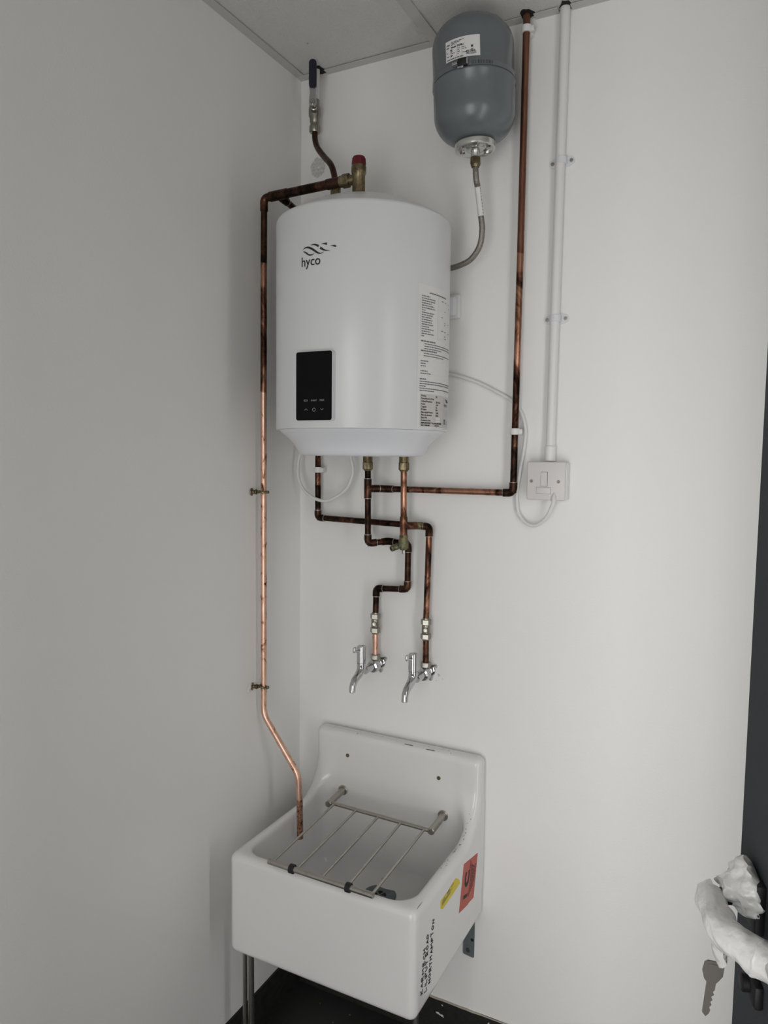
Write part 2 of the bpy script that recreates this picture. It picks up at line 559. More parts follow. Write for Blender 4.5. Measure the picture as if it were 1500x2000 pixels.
# skirting
BH = 0.0995
def skirting(name, a, b, ax):
    mb = MB()
    n = 40
    rnd = random.Random(ax)
    vs, fs = [], []
    for i in range(n + 1):
        t = i / n
        h = BH + rnd.uniform(-0.0016, 0.0016)
        if ax == 0:
            x = a + (b - a) * t
            vs += [(x, 0, 0), (x, -0.006, 0), (x, -0.005, h - 0.001), (x, 0, h)]
        else:
            y = a + (b - a) * t
            vs += [(0, y, 0), (0.006, y, 0), (0.005, y, h - 0.001), (0, y, h)]
        if i:
            k = (i - 1) * 4
            for q in range(3):
                fs.append((k + q, k + q + 1, k + q + 5, k + q + 4))
    mb.add(vs, fs)
    return struct(build(mb, name, 'base', smooth=20))
bb = skirting('baseboard_back', 0, RX, 0)
bl = skirting('baseboard_left', 0, RY, 1)
build(MB().tube([(0.36 + 0.02 * i, -0.003, BH + 0.0005 + random.uniform(-0.001, 0.001)) for i in range(53)], 0.0022, 6), 'caulk_line', 'caulk', bb)
def flake(parent, pts, fn):
    build(MB().prism(pts, fn, 0.0008), 'paint_flake', 'flake', parent, smooth=0)
fb = lambda a, b, d: (a, -0.0062 - d, b)
flake(bb, [(0.421, 0.066), (0.428, 0.068), (0.434, 0.064), (0.441, 0.065), (0.444, 0.058), (0.436, 0.060), (0.430, 0.062), (0.424, 0.063)], fb)
flake(bb, [(0.560, 0.088), (0.563, 0.092), (0.565, 0.086), (0.569, 0.088), (0.568, 0.080), (0.564, 0.082)], fb)
flake(bb, [(0.436, 0.090), (0.440, 0.092), (0.441, 0.088)], fb)
flake(bb, [(0.070, 0.052), (0.075, 0.055), (0.078, 0.036), (0.075, 0.036)], fb)
flake(bb, [(0.060, 0.054), (0.062, 0.056), (0.063, 0.048)], fb)

# circular filler patch high on the back wall
rnd = random.Random(4)
poly = [(0.0531 + (0.022 + rnd.uniform(-0.003, 0.003)) * math.cos(2 * math.pi * k / 26), 2.213 + (0.024 + rnd.uniform(-0.003, 0.003)) * math.sin(2 * math.pi * k / 26)) for k in range(26)]
def annul(o, i):
    n = len(o)
    vs = [(a, -0.0006, b) for a, b in o] + [(a, -0.0010, b) for a, b in i]
    fs = [(k, (k + 1) % n, n + (k + 1) % n, n + k) for k in range(n)]
    return vs, fs
inner = [(0.0531 + (a - 0.0531) * 0.12, 2.213 + (b - 2.213) * 0.12) for a, b in poly]
mbp = MB(); mbp.add(*annul(poly, inner))
build(mbp, 'filler_ring', 'filler', wall_back, smooth=0)

# chipped plaster beside the right-hand tap
for pts in ([(0.4075, 0.9450), (0.4140, 0.9435), (0.4155, 0.9390), (0.4090, 0.9370)], [(0.4190, 0.9345), (0.4215, 0.9350), (0.4225, 0.9310)], [(0.4020, 0.9290), (0.4065, 0.9275), (0.4050, 0.9250)]):
    build(MB().prism(pts, lambda a, b, d: (a, -d, b), 0.0007), 'plaster_chip', 'filler', wall_back, smooth=0)

# ------------------------------------------------------------------ door (open, right edge of view)
th = math.radians(16)
DU = Vector((math.sin(th), -math.cos(th), 0))        # from free edge towards hinges
DN = Vector((-math.cos(th), -math.sin(th), 0))       # face seen by the camera
DE = Vector((1.0935, -0.78, 0))
def dfn(u, z, n):
    return DE + DU * u + DN * n + Vector((0, 0, z))
door = bpy.data.objects.new('door_1', None)
COL.objects.link(door); door.location = DE; struct(door)
lf = MB()
lf.prism([(0, 0.008), (0.845, 0.008), (0.845, 2.035), (0, 2.035)], lambda u, z, d: dfn(u, z, -d), 0.044)
build(lf, 'leaf', 'door', door, smooth=0)
HZ = 1.046
rose = dfn(0.062, HZ, 0)
# square black rose and keyhole escutcheon
build(MB().rbox((0, 0, 0), (0.052, 0.010, 0.052), 0.003, 2).xform(lambda v: dfn(0.036 + v.x, HZ - 0.026 + v.z, v.y - 0.0005)), 'rose', 'black', door)
build(MB().rbox((0, 0, 0), (0.046, 0.009, 0.024), 0.003, 2).xform(lambda v: dfn(0.050 + v.x, HZ - 0.096 + v.z, v.y - 0.0005)), 'escutcheon', 'black', door)
build(MB().lathe([(0.0085, 0), (0.0085, 0.006), (0.007, 0.007), (0, 0.007)], dfn(0.072, HZ - 0.084, 0.008), 20, DN), 'lock_cylinder', 'black', door)
# lever: neck out from the plate, bar towards the hinges, returning to the door
lv = fillet([dfn(0.062, HZ, 0.008), dfn(0.062, HZ - 0.003, 0.046), dfn(0.120, HZ - 0.005, 0.046), dfn(0.150, HZ - 0.006, 0.022), dfn(0.162, HZ - 0.006, 0.010)], 0.020, 10)
lever = build(MB().tube(lv, 0.0085, 16), 'lever', 'black', door)
def crumple(mb, amp, fr, seed):
    rnd = random.Random(seed)
    ph = [rnd.uniform(0, 6.28) for _ in range(9)]
    def f(v):
        a = math.sin(fr * v.x + ph[0] + 2 * math.sin(fr * 0.7 * v.z + ph[1])) + math.sin(fr * 1.7 * v.y + ph[2]) * math.sin(fr * 1.3 * v.z + ph[3]) + 0.6 * math.sin(fr * 2.9 * (v.x + v.z) + ph[4])
        b = math.sin(fr * 1.1 * v.y + ph[5] + math.sin(fr * v.x + ph[6])) + 0.6 * math.sin(fr * 2.3 * v.z + ph[7])
        return v + Vector((a, b, 0.7 * math.sin(fr * 1.9 * v.x + ph[8]))) * amp
    return mb.xform(f)
# plastic wrap round the neck and plate top
wp = [dfn(0.060, HZ + 0.010 - 0.16 * n, n) for n in (0.002, 0.005, 0.010, 0.016, 0.022, 0.027, 0.031, 0.034)]
build(crumple(MB().tube([p for p in densify(wp, 0.0025)], spread([0.024, 0.029, 0.030, 0.028, 0.025, 0.020, 0.0160, 0.0140, 0.0125], len(densify(wp, 0.0025))), 64), 0.0018, 260, 3), 'neck_wrap', 'wrap', door, smooth=60)
lp = fillet([dfn(0.062, HZ - 0.002, 0.0405), dfn(0.062, HZ - 0.003, 0.046), dfn(0.120, HZ - 0.005, 0.046), dfn(0.150, HZ - 0.006, 0.022), dfn(0.162, HZ - 0.006, 0.012)], 0.020, 12)
lp = densify(lp, 0.003)
build(crumple(MB().tube(lp, spread([0.0135, 0.0140, 0.0150, 0.0145, 0.0155, 0.0165, 0.0150], len(lp)), 32), 0.0011, 140, 5), 'lever_wrap', 'wrap', door, smooth=60)
# loose flap of wrap hanging under the lever
fl = MB()
vs, fs = [], []
NU, NV = 12, 10
for i in range(NU + 1):
    for j in range(NV + 1):
        u = i / NU; w = j / NV
        a = 0.070 + 0.060 * u * (1 - 0.35 * w) + 0.006 * w
        z = HZ - 0.010 - (0.052 - 0.050 * abs(u - 0.35)) * w
        nn = 0.050 - 0.010 * w - 0.004 * math.sin(u * 7 + w * 4)
        vs.append(dfn(a, z, nn))
for i in range(NU):
    for j in range(NV):
        k = i * (NV + 1) + j
        fs.append((k, k + 1, k + NV + 2, k + NV + 1))
n0 = len(vs)
vs2 = vs + [Vector(v) + DN * -0.0006 for v in vs]
fs2 = fs + [tuple(q + n0 for q in f[::-1]) for f in fs]
fl.add(vs2, fs2)
build(fl, 'wrap_flap', 'wrap', door, smooth=60)

# key dangling under the lever
kb = dfn(0.070, 0, 0.041)
KX = Vector((0.93, 0.30, 0)).normalized()
KZ0 = 0.967
def kfn(a, b, d):
    t = math.radians(-6)
    aa = a * math.cos(t) - b * math.sin(t); bb2 = a * math.sin(t) + b * math.cos(t)
    return Vector((kb.x, kb.y, KZ0)) + KX * aa + Vector((0, 0, bb2)) + Vector((KX.y, -KX.x, 0)) * d
key = thing('door_key', (kb.x, kb.y, KZ0 - 0.06), 'worn metal key hanging below the plastic-wrapped door lever', 'key')
bow_ = [(-0.0115, 0.0), (-0.0105, 0.010), (-0.007, 0.0125), (0.008, 0.0125), (0.0115, 0.010), (0.0115, -0.002), (0.007, -0.009), (0.0045, -0.012), (-0.0045, -0.012), (-0.0085, -0.008)]
bow = [(a * 0.86, b * 0.95) for a, b in bow_]
build(MB().prism(bow, kfn, 0.0022), 'bow', 'key', key, smooth=0)
bow2 = [(a * 0.78, b * 0.72 + 0.0008) for a, b in bow]
build(MB().prism(bow2, lambda a, b, d: kfn(a, b, -0.0004 + d * 1.0), 0.0030), 'bow_face', 'key', key, smooth=0)
blade = [(-0.0042, -0.011), (0.0045, -0.011), (0.0045, -0.018), (0.0030, -0.020), (0.0047, -0.023), (0.0022, -0.0255), (0.0040, -0.029), (0.0022, -0.031), (0.0038, -0.034), (0.0020, -0.037), (0.0034, -0.040), (0.0025, -0.044), (-0.0002, -0.0475), (-0.0036, -0.044)]
build(MB().prism(blade, lambda a, b, d: kfn(a, b, 0.0002 + d), 0.0018), 'blade', 'key', key, smooth=0)
build(MB().tube([kfn(0.004, 0.006, 0.001), kfn(0.004, 0.016, 0.001) + DU * 0.002, dfn(0.072, HZ - 0.012, 0.044)], 0.0009, 6), 'tie', 'steel', key)

# ------------------------------------------------------------------ water heater
HC = (0.298, -0.200)
HR = 0.190
HZ0, HZ1 = 1.536, 1.980
heater = thing('water_heater', (HC[0], HC[1], 1.48), 'white cylindrical wall-mounted water heater with black control panel', 'water heater')
prof = [(HR - 0.012, HZ0 - 0.0005), (HR - 0.001, HZ0), (HR, HZ0 + 0.002), (HR, HZ1 - 0.008), (HR - 0.0025, HZ1 - 0.002), (HR - 0.008, HZ1 + 0.001)]
build(MB().lathe(prof, (*HC, 0), 128), 'body', 'heater', heater, smooth=40)
dome = []
for i in range(15):
    t = i / 14
    r = (HR - 0.006) * (1 - t)
    dome.append((r, HZ1 - 0.0005 + 0.058 * (1 - (r / (HR - 0.006)) ** 2)))
build(MB().lathe(dome, (*HC, 0), 96), 'domed_lid', 'heater', heater, smooth=40)
capp = [(0.183, HZ0 - 0.0005), (0.180, HZ0 - 0.004)]
for i in range(11):
    t = i / 10
    capp.append((0.178 - 0.038 * t - 0.006 * math.sin(math.pi * t), HZ0 - 0.006 - 0.046 * t))
capp += [(0.136, 1.4815), (0.128, 1.4800), (0, 1.4800)]
build(MB().lathe(capp, (*HC, 0), 96), 'base_cover', 'heater_cap', heater, smooth=50)
build(MB().box((0.25, -0.04, 1.76), (0.346, 0.0, 1.93)), 'mounting_bracket', 'galv', heater, smooth=0)

def hw(off=0.0005):
    """(arc angle in degrees, height) -> point on the heater shell"""
    def f(a, z):
        p = math.radians(a)
        return (HC[0] + (HR + off) * math.cos(p), HC[1] + (HR + off) * math.sin(p), z)
    return f
DEG = 1.0 / (HR * math.pi / 180)       # metres -> degrees of arc
lg = MB()
strokes = [
    ([(-100.84, 1.888), (-99.49, 1.8905), (-98.18, 1.8916), (-96.57, 1.8913), (-95.01, 1.8897), (-92.89, 1.8859), (-90.53, 1.8806), (-89.1, 1.8777), (-87.69, 1.8765), (-86.31, 1.877), (-84.96, 1.8791)], [0.0002, 0.0016, 0.0026, 0.0030, 0.0030, 0.0024, 0.0012, 0.0002]),
    ([(-100.5, 1.8847), (-99.15, 1.8836), (-97.52, 1.8804), (-96.24, 1.8775), (-94.99, 1.8759), (-93.17, 1.8762), (-91.69, 1.8779)], [0.0003, 0.0014, 0.0024, 0.0018, 0.0024, 0.0014, 0.0003]),
    ([(-94.71, 1.8946), (-92.9, 1.8952), (-91.42, 1.8946), (-89.97, 1.8926), (-88.69, 1.8905)], [0.0002, 0.0014, 0.0022, 0.0030, 0.0030]),
    ([(-87.71, 1.8874), (-86.05, 1.8838), (-84.15, 1.8812), (-81.25, 1.8799)], [0.0034, 0.0030, 0.0016, 0.0002]),
    ([(-87.17, 1.8939), (-85.52, 1.8941), (-83.24, 1.8934)], [0.0002, 0.0016, 0.0034]),
    ([(-81.26, 1.8886), (-79.71, 1.889), (-78.69, 1.8883), (-77.42, 1.8874)], [0.0002, 0.0014, 0.0026, 0.0022])]
f0 = hw(0.0006)
for pts, ws in strokes:
    q = smooth2([(a / DEG, z) for a, z in pts], 5)
    add_strip(lg, q, [w * 1.35 for w in spread(ws, len(q))], lambda a, z: f0(a * DEG, z))
logo = build(lg, 'brand_emblem', 'ink', heater, smooth=0)
tx = MB()
add_text(tx, 'hyco', 0.0262, lambda a, z: f0(a * DEG, z), -101.9 / DEG, 1.8556, 0.96, bold=0.00025)
build(tx, 'brand_lettering', 'ink', heater, smooth=0)

# control panel: flat plate standing off the curved shell
PA = math.radians(-90.2)
pn = Vector((math.cos(PA), math.sin(PA), 0)); pt = Vector((-math.sin(PA), math.cos(PA), 0))
PC = Vector((HC[0], HC[1], 0)) + pn * (HR - 0.0055)
PZ0, PZ1 = 1.5500, 1.6870
PW = 0.0425
def pf(a, z, d=0.0):
    return PC + pt * a + pn * d + Vector((0, 0, z))
def rrect(x0, x1, y0, y1, r, n=5):
    out = []
    for cx, cy, a0 in ((x1 - r, y1 - r, 0), (x0 + r, y1 - r, 90), (x0 + r, y0 + r, 180), (x1 - r, y0 + r, 270)):
        for k in range(n + 1):
            a = math.radians(a0 + 90 * k / n)
            out.append((cx + r * math.cos(a), cy + r * math.sin(a)))
    return out
panel = build(MB().prism(rrect(-PW, PW, PZ0, PZ1, 0.005), lambda a, z, d: pf(a, z, d), 0.0140), 'control_panel', 'heater', heater, smooth=30)
build(MB().prism(rrect(-PW + 0.0006, PW - 0.0006, PZ0 + 0.0008, PZ1 - 0.0008, 0.0045), lambda a, z, d: pf(a, z, 0.0134 + d), 0.0010), 'panel_glass', 'glass_black', panel, smooth=30)
ic = MB()
pf2 = lambda a, z: pf(a, z, 0.0146)
for bx, s in ((-0.0185, 'ECO'), (0.0005, 'SMART'), (0.0195, 'MAX')):
    add_text(ic, s, 0.0052 if s != 'SMART' else 0.0046, pf2, bx, PZ0 + 0.0385, 0.95, 'CENTER')
def chev(cx, cz, up_):
    s = 1 if up_ else -1
    add_strip(ic, [(cx - 0.0032, cz - 0.0014 * s), (cx, cz + 0.0014 * s), (cx + 0.0032, cz - 0.0014 * s)], [0.0007] * 3, pf2)
chev(-0.0180, PZ0 + 0.0225, True); chev(0.0195, PZ0 + 0.0225, False)
arc = [(0.0008 + 0.0034 * math.cos(math.radians(a)), PZ0 + 0.0220 + 0.0034 * math.sin(math.radians(a))) for a in range(120, 421, 15)]
add_strip(ic, arc, [0.0006] * len(arc), pf2)
add_strip(ic, [(0.0008, PZ0 + 0.0225), (0.0008, PZ0 + 0.0260)], [0.0006] * 2, pf2)
build(ic, 'panel_icons', 'icon', panel, smooth=0)

# long instruction sticker wrapped round the side
def patch(a0, a1, z0, z1, fn, n=24):
    vs, fs = [], []
    for i in range(n + 1):
        a = a0 + (a1 - a0) * i / n
        vs += [fn(a, z0), fn(a, z1)]
        if i:
            fs.append((2 * i - 2, 2 * i, 2 * i + 1, 2 * i - 1))
    return MB().add(vs, fs)
SA0 = -25.7
st = build(patch(SA0, 27, 1.5385, 1.8265, hw(0.0004)), 'instruction_sticker', 'sticker', heater, smooth=40)
pr = MB()
f1 = hw(0.0009)
fa = lambda a, z: f1(a * DEG, z)
A0 = SA0 / DEG
rnd = random.Random(11)
def greek(mb, x0, x1, z, h, fn):
    """a line of print too small to read: word-length marks"""
    x = x0
    while x < x1 - 0.001:
        w = min(rnd.uniform(0.0025, 0.0085), x1 - x)
        quad(mb, x, z, x + w, z + h, fn)
        x += w + 0.0011
def rule(mb, x0, x1, z, fn, t=0.00022):
    quad(mb, x0, z, x1, z + t, fn)
def vrule(mb, x, z0, z1, fn, t=0.00025):
    quad(mb, x, z0, x + t, z1, fn)
greek(pr, A0 + 0.032, A0 + 0.100, 1.8105, 0.0022, fa)
bx0, bx1, bmid = A0 + 0.006, A0 + 0.150, A0 + 0.062
vrule(pr, bx0, 1.7205, 1.8060, fa); vrule(pr, bmid, 1.7205, 1.8060, fa); vrule(pr, bx1, 1.7205, 1.8060, fa)
zz = 1.8060
rows = [0.46, 0.80, 0.78, 0.55, 0.72, 0.78, 0.20, 0.72, 0.66, 0.55, 0.60, 0.62, 0.70, 0.42, 0.74, 0.50, 0.74, 0.18]
rule(pr, bx0, bx1, zz, fa)
for i, w in enumerate(rows):
    z = 1.8025 - i * 0.00465
    greek(pr, bx0 + 0.003, bx0 + 0.003 + 0.052 * w, z, 0.0019, fa)
    if i in (0, 1, 3, 4, 6, 8, 9, 10, 12, 13, 15, 17):
        rule(pr, bx0, bx1, z - 0.0013, fa, 0.00014)
    if i in (0, 2, 4, 7, 9, 10, 13, 15, 16):
        for xx in (0.078, 0.094, 0.118):
            if rnd.random() < 0.7:
                greek(pr, A0 + xx, A0 + xx + rnd.uniform(0.003, 0.010), z - 0.001, 0.0018, fa)
rule(pr, bx0, bx1, 1.7205, fa)
z = 1.7130
for k, (ind, w, h) in enumerate([(0, 0.046, 0.0024), (0.010, 0.120, 0.0017), (0.010, 0.130, 0.0017), (0.010, 0.060, 0.0017), (0, 0.052, 0.0024), (0.008, 0.118, 0.0017), (0.008, 0.075, 0.0017)]):
    greek(pr, bx0 + 0.002 + ind, bx0 + 0.002 + ind + w, z, h, fa); z -= 0.0048
z = 1.6735
for k, (w, h) in enumerate([(0.022, 0.0019), (0.014, 0.0019), (0.016, 0.0019), (0, 0), (0.020, 0.0019), (0.030, 0.0019)]):
    if w:
        greek(pr, bx0 + 0.002, bx0 + 0.002 + w, z, h, fa)
    if k in (0, 1, 2, 3, 4):
        rule(pr, bx0 + 0.002, bx1 - 0.03, z - 0.0016, fa, 0.0002)
    z -= 0.0050
z = 1.6370
for k, (w, h) in enumerate([(0.018, 0.0024), (0.140, 0.0018), (0.135, 0.0018), (0.018, 0.0018), (0.138, 0.0018), (0.045, 0.0018)]):
    greek(pr, bx0, bx0 + w, z, h, fa); z -= 0.0046
build(pr, 'small_print', 'greyink', st, smooth=0)
# rating plate at the foot of the sticker
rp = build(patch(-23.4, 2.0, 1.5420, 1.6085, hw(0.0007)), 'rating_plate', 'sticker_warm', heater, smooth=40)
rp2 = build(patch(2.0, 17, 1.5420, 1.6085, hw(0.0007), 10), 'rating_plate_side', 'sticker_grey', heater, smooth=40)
f2 = hw(0.0012)
fb2 = lambda a, z: f2(a * DEG, z)
rt = MB()
B0 = -22.4 / DEG
lines = [('Product', 'P30'), ('Powerflow 30  6.8 bar', ''), ('Voltage/Frequency', '230V~50Hz'), ('Power', '1.5kW'), ('Capacity', '30L'), ('IP Rating', 'IPX4'), ('Max supply Pressure', '1.0MPa'), ('Max unit pressure', '0.8MPa'), ('Batch No', ''), ('Production date', '')]
for i, (a, b) in enumerate(lines):
    z = 1.6030 - i * 0.0055
    add_text(rt, a, 0.0052, fb2, B0, z, 0.86, bold=0.0001)
    if b:
        add_text(rt, b, 0.0050, fb2, B0 + 0.0470, z - 0.0004, 0.80, bold=0.0001)
add_text(rt, 'IMPORTANT: To prevent', 0.0046, fb2, B0, 1.5482, 1.15, bold=0.0002)
greek(rt, B0 + 0.056, B0 + 0.074, 1.5482, 0.003, fb2)
greek(rt, B0, B0 + 0.026, 1.5440, 0.0022, fb2)
greek(rt, B0 + 0.044, B0 + 0.062, 1.5440, 0.0020, fb2)
build(rt, 'rating_text', 'ink', rp, smooth=0)
rt = MB()
B1 = 4.2 / DEG
add_text(rt, 'hyco', 0.011, fb2, B1, 1.5870, 1.1)
for k in range(3):
    q = smooth2([(B1 + 0.006 + 0.005 * k, 1.6035 - 0.001 * k), (B1 + 0.013 + 0.005 * k, 1.6010), (B1 + 0.020 + 0.005 * k, 1.5970), (B1 + 0.026 + 0.004 * k, 1.5975)], 4)
    add_strip(rt, q, spread([0.0004, 0.0016, 0.0016, 0.0004], len(q)), fb2)
build(rt, 'rating_emblem', 'ink', rp2, smooth=0)
rt = MB()
add_text(rt, 'UK', 0.0066, fb2, B1 - 0.001, 1.5555, 1.2, bold=0.0002)
add_text(rt, 'CA', 0.0066, fb2, B1 - 0.001, 1.5495, 1.2, bold=0.0002)
vrule(rt, B1 + 0.018, 1.5480, 1.5565, fb2, 0.0009); vrule(rt, B1 + 0.022, 1.5480, 1.5565, fb2, 0.0009)
build(rt, 'conformity_mark', 'ink', rp2, smooth=0)
wl = MB()
for z in (1.5588, 1.5533):
    quad(wl, B0 + 0.0465, z - 0.0012, B0 + 0.066, z + 0.0034, hwf := (lambda a, z: hw(0.0010)(a * DEG, z)))
build(wl, 'date_slip', 'sticker', rp, smooth=0)
# brass outlets under the heater
for x in (0.2400, 0.3380):
    nb = MB().lathe([(0.0118, 0), (0.0118, 0.020), (0.0105, 0.021), (0.0105, 0.03)], (x, -0.065, 1.4655), 24)
    sp = build(nb, 'outlet_spigot', 'brass', heater)
    build(MB().hexnut((x, -0.065, 1.4470), (0, 0, 1), 0.0128, 0.0185).lathe([(0.0095, 0), (0.0105, 0.003)], (x, -0.065, 1.4440), 20), 'outlet_nut', 'brass', sp, smooth=30)

# ------------------------------------------------------------------ fittings on top of the heater
VX, VY, VZ = 0.2840, -0.200, 2.084
rv = thing('relief_valve', (VX, VY, 2.036), 'brass safety relief valve with dark red cap on top of the heater', 'valve')
build(MB().lathe([(0.0145, 2.030), (0.0155, 2.034), (0.0155, 2.052), (0.0140, 2.0535), (0.0140, 2.090), (0.0160, 2.094), (0.0165, 2.098), (0.0165, 2.108), (0.0155, 2.111)], (VX, VY, 0), 32), 'valve_body', 'brass', rv)
build(MB().lathe([(0.0158, 2.1095), (0.0155, 2.112), (0.0140, 2.126), (0.0125, 2.1295), (0.006, 2.1315), (0, 2.1315)], (VX, VY, 0), 26), 'red_cap', 'red', rv)
cr = MB()
for k in range(18):
    a = 2 * math.pi * k / 18
    p = Vector((VX + 0.0151 * math.cos(a), VY + 0.0151 * math.sin(a), 2.113)); q = Vector((VX + 0.0139 * math.cos(a), VY + 0.0139 * math.sin(a), 2.126))
    cr.tube([p, q], 0.0010, 5)
build(cr, 'cap_ribs', 'red', rv)
build(MB().lathe([(0.0095, 0.010), (0.0110, 0.020), (0.0110, 0.024)], (VX, VY, VZ), 24, (-1, 0, 0)).hexnut((VX - 0.022, VY, VZ), (-1, 0, 0), 0.0150, 0.019).lathe([(0.0125, 0.040), (0.0125, 0.046)], (VX, VY, VZ), 24, (-1, 0, 0)), 'side_outlet', 'brass', rv, smooth=30)

# discharge pipe: from the relief valve to the left, down the side wall, into the sink
PX, PY = 0.0300, -0.200
dp = thing('discharge_pipe', (0.134, -0.2, 0.545), 'long bright copper pipe running down the left wall into the sink', 'pipe')
R22 = 0.0102
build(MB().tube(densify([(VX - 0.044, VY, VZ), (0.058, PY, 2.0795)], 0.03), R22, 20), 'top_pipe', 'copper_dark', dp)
build(MB().tube([(VX - 0.043, VY, VZ), (VX - 0.080, VY, VZ - 0.0008)], R22 * 1.14, 20).tube([(VX - 0.080, VY, VZ - 0.0008), (VX - 0.082, VY, VZ - 0.001)], [R22 * 1.14, R22], 20), 'coupling', 'copper_brown', dp)
build(MB().tube([(0.096, PY, 2.0805), (0.048, PY, 2.0793)], R22 * 1.12, 20), 'reducing_tee', 'copper_dark', dp)
build(MB().tube([(0.072, PY + 0.002, 2.078), (0.0735, PY + 0.032, 2.073)], 0.0092, 18), 'tee_branch', 'copper_dark', dp)
ring(dp, (0.0735, PY + 0.031, 2.0732), (0, 1, 0))
build(MB().tube(fillet([(0.052, PY, 2.0795), (PX, PY, 2.079), (PX, PY, 2.050)], 0.014, 10), 0.0094, 20), 'elbow', 'copper_dark', dp)
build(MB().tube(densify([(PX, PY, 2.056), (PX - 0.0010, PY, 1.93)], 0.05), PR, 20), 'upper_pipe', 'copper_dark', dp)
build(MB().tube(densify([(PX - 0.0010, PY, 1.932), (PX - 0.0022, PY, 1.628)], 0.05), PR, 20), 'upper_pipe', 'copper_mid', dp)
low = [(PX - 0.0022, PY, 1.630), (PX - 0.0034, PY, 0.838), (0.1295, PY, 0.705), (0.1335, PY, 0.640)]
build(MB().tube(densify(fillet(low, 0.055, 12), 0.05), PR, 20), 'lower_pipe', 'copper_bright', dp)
build(MB().tube(densify([(0.1333, PY, 0.645), (0.1352, PY, 0.546)], 0.03), PR * 1.01, 20), 'pipe_end', 'copper_speck', dp)
build(MB().lathe([(0.0062, 0), (0.0062, 0.0006)], (0.1352, PY, 0.5452), 18), 'open_end', 'hole', dp)

# brass brackets holding that pipe to the left wall
for i, (z, lab) in enumerate(((1.390, 'upper brass pipe bracket on the left wall holding the copper pipe'), (0.908, 'lower brass pipe bracket on the left wall with a dab of filler'))):
    px = PX - 0.0028 - 0.0006 * i
    b = thing('pipe_bracket', (0.0, PY - 0.012, z), lab, 'bracket', 'brass brackets on the left wall')
    build(MB().lathe([(0.0095, 0), (0.0095, 0.0022), (0.0050, 0.0035), (0.0046, 0.0085), (0.0060, 0.010), (0.0060, 0.0135), (0.0035, 0.015)], (0.0, PY - 0.012, z), 20, (1, 0.35, 0)), 'base_boss', 'brass', b)
    a = []
    for k in range(25):
        t = 2 * math.pi * k / 24
        a.append((px + 0.0098 * math.cos(t), PY + 0.0098 * math.sin(t), z - (0.003 if i else 0) * math.sin(t + 1)))
    build(MB().tube(a, 0.0026, 10, False), 'ring', 'brass', b)
    build(MB().rbox((px + 0.0085, PY - 0.0035, z - 0.0035), (px + 0.0150, PY + 0.0035, z + 0.0035), 0.0014, 2), 'ring_lug', 'brass', b)
    build(MB().rbox((px - 0.0180, PY - 0.0085, z - 0.0035), (px - 0.0090, PY + 0.001, z + 0.0035), 0.0014, 2), 'ring_lug', 'brass', b)
    if i:
        build(crumple(MB().lathe([(0.012, 0), (0.010, 0.002), (0.004, 0.0035), (0, 0.004)], (0.0, PY - 0.020, z - 0.001), 18, (1, 0, 0)), 0.0010, 300, 8), 'filler_dab', 'plastic', b)

# supply pipe from the ceiling valve and brass manifold behind the dome
SX, SY = 0.0620, -0.0320
bv = thing('ball_valve', (SX, SY, 2.285), 'lever ball valve with long dark grip just below the ceiling', 'valve')
build(MB().tube([(SX + 0.003, SY + 0.005, H + 0.03), (SX + 0.002, SY + 0.002, 2.36)], 0.0076, 18), 'drop_pipe', 'plastic', bv)
build(MB().lathe([(0.0118, 2.284), (0.0132, 2.286), (0.0132, 2.300), (0.0112, 2.3015), (0.0112, 2.308), (0.0125, 2.310), (0.0125, 2.318), (0.0150, 2.324), (0.0155, 2.334), (0.0150, 2.344), (0.0122, 2.350), (0.0122, 2.362), (0.0100, 2.364)], (SX, SY, 0), 28), 'valve_body', 'nickel', bv)
build(MB().hexnut((SX, SY, 2.286), (0, 0, 1), 0.0142, 0.015), 'compression_nut', 'nickel', bv, smooth=30)
SD = Vector((0.46, -0.888, 0))
pc = Vector((SX, SY, 2.334))
build(MB().lathe([(0.0085, 0.010), (0.0085, 0.030), (0.006, 0.031), (0.006, 0.058)], pc, 20, SD), 'stem', 'nickel', bv)
SW = Vector((SD.y, -SD.x, 0)) * -1
def lfn(a, z, d):
    return pc + SD * (0.054 + d) + SW * a + Vector((0, 0, z))
plate = [(-0.0085, -0.010), (0.0085, -0.010), (0.0095, 0.002), (0.0080, 0.012), (0.0070, 0.020), (0.0080, 0.030), (0.0080, 0.040), (-0.0080, 0.040), (-0.0080, 0.030), (-0.0070, 0.020), (-0.0080, 0.012), (-0.0095, 0.002)]
lev = build(MB().prism(plate, lfn, 0.0022), 'lever_plate', 'chrome', bv, smooth=0)
build(MB().hexnut(lfn(0, 0, 0.002), SD, 0.0055, 0.004, 0.0005), 'lever_nut', 'steel', lev, smooth=30)
grip = rrect(-0.0092, 0.0092, 0.030, 0.0970, 0.0088, 6)
build(MB().prism(grip, lambda a, z, d: lfn(a, z, -0.003 + d), 0.0080), 'grip_sleeve', 'navy', bv, smooth=40)

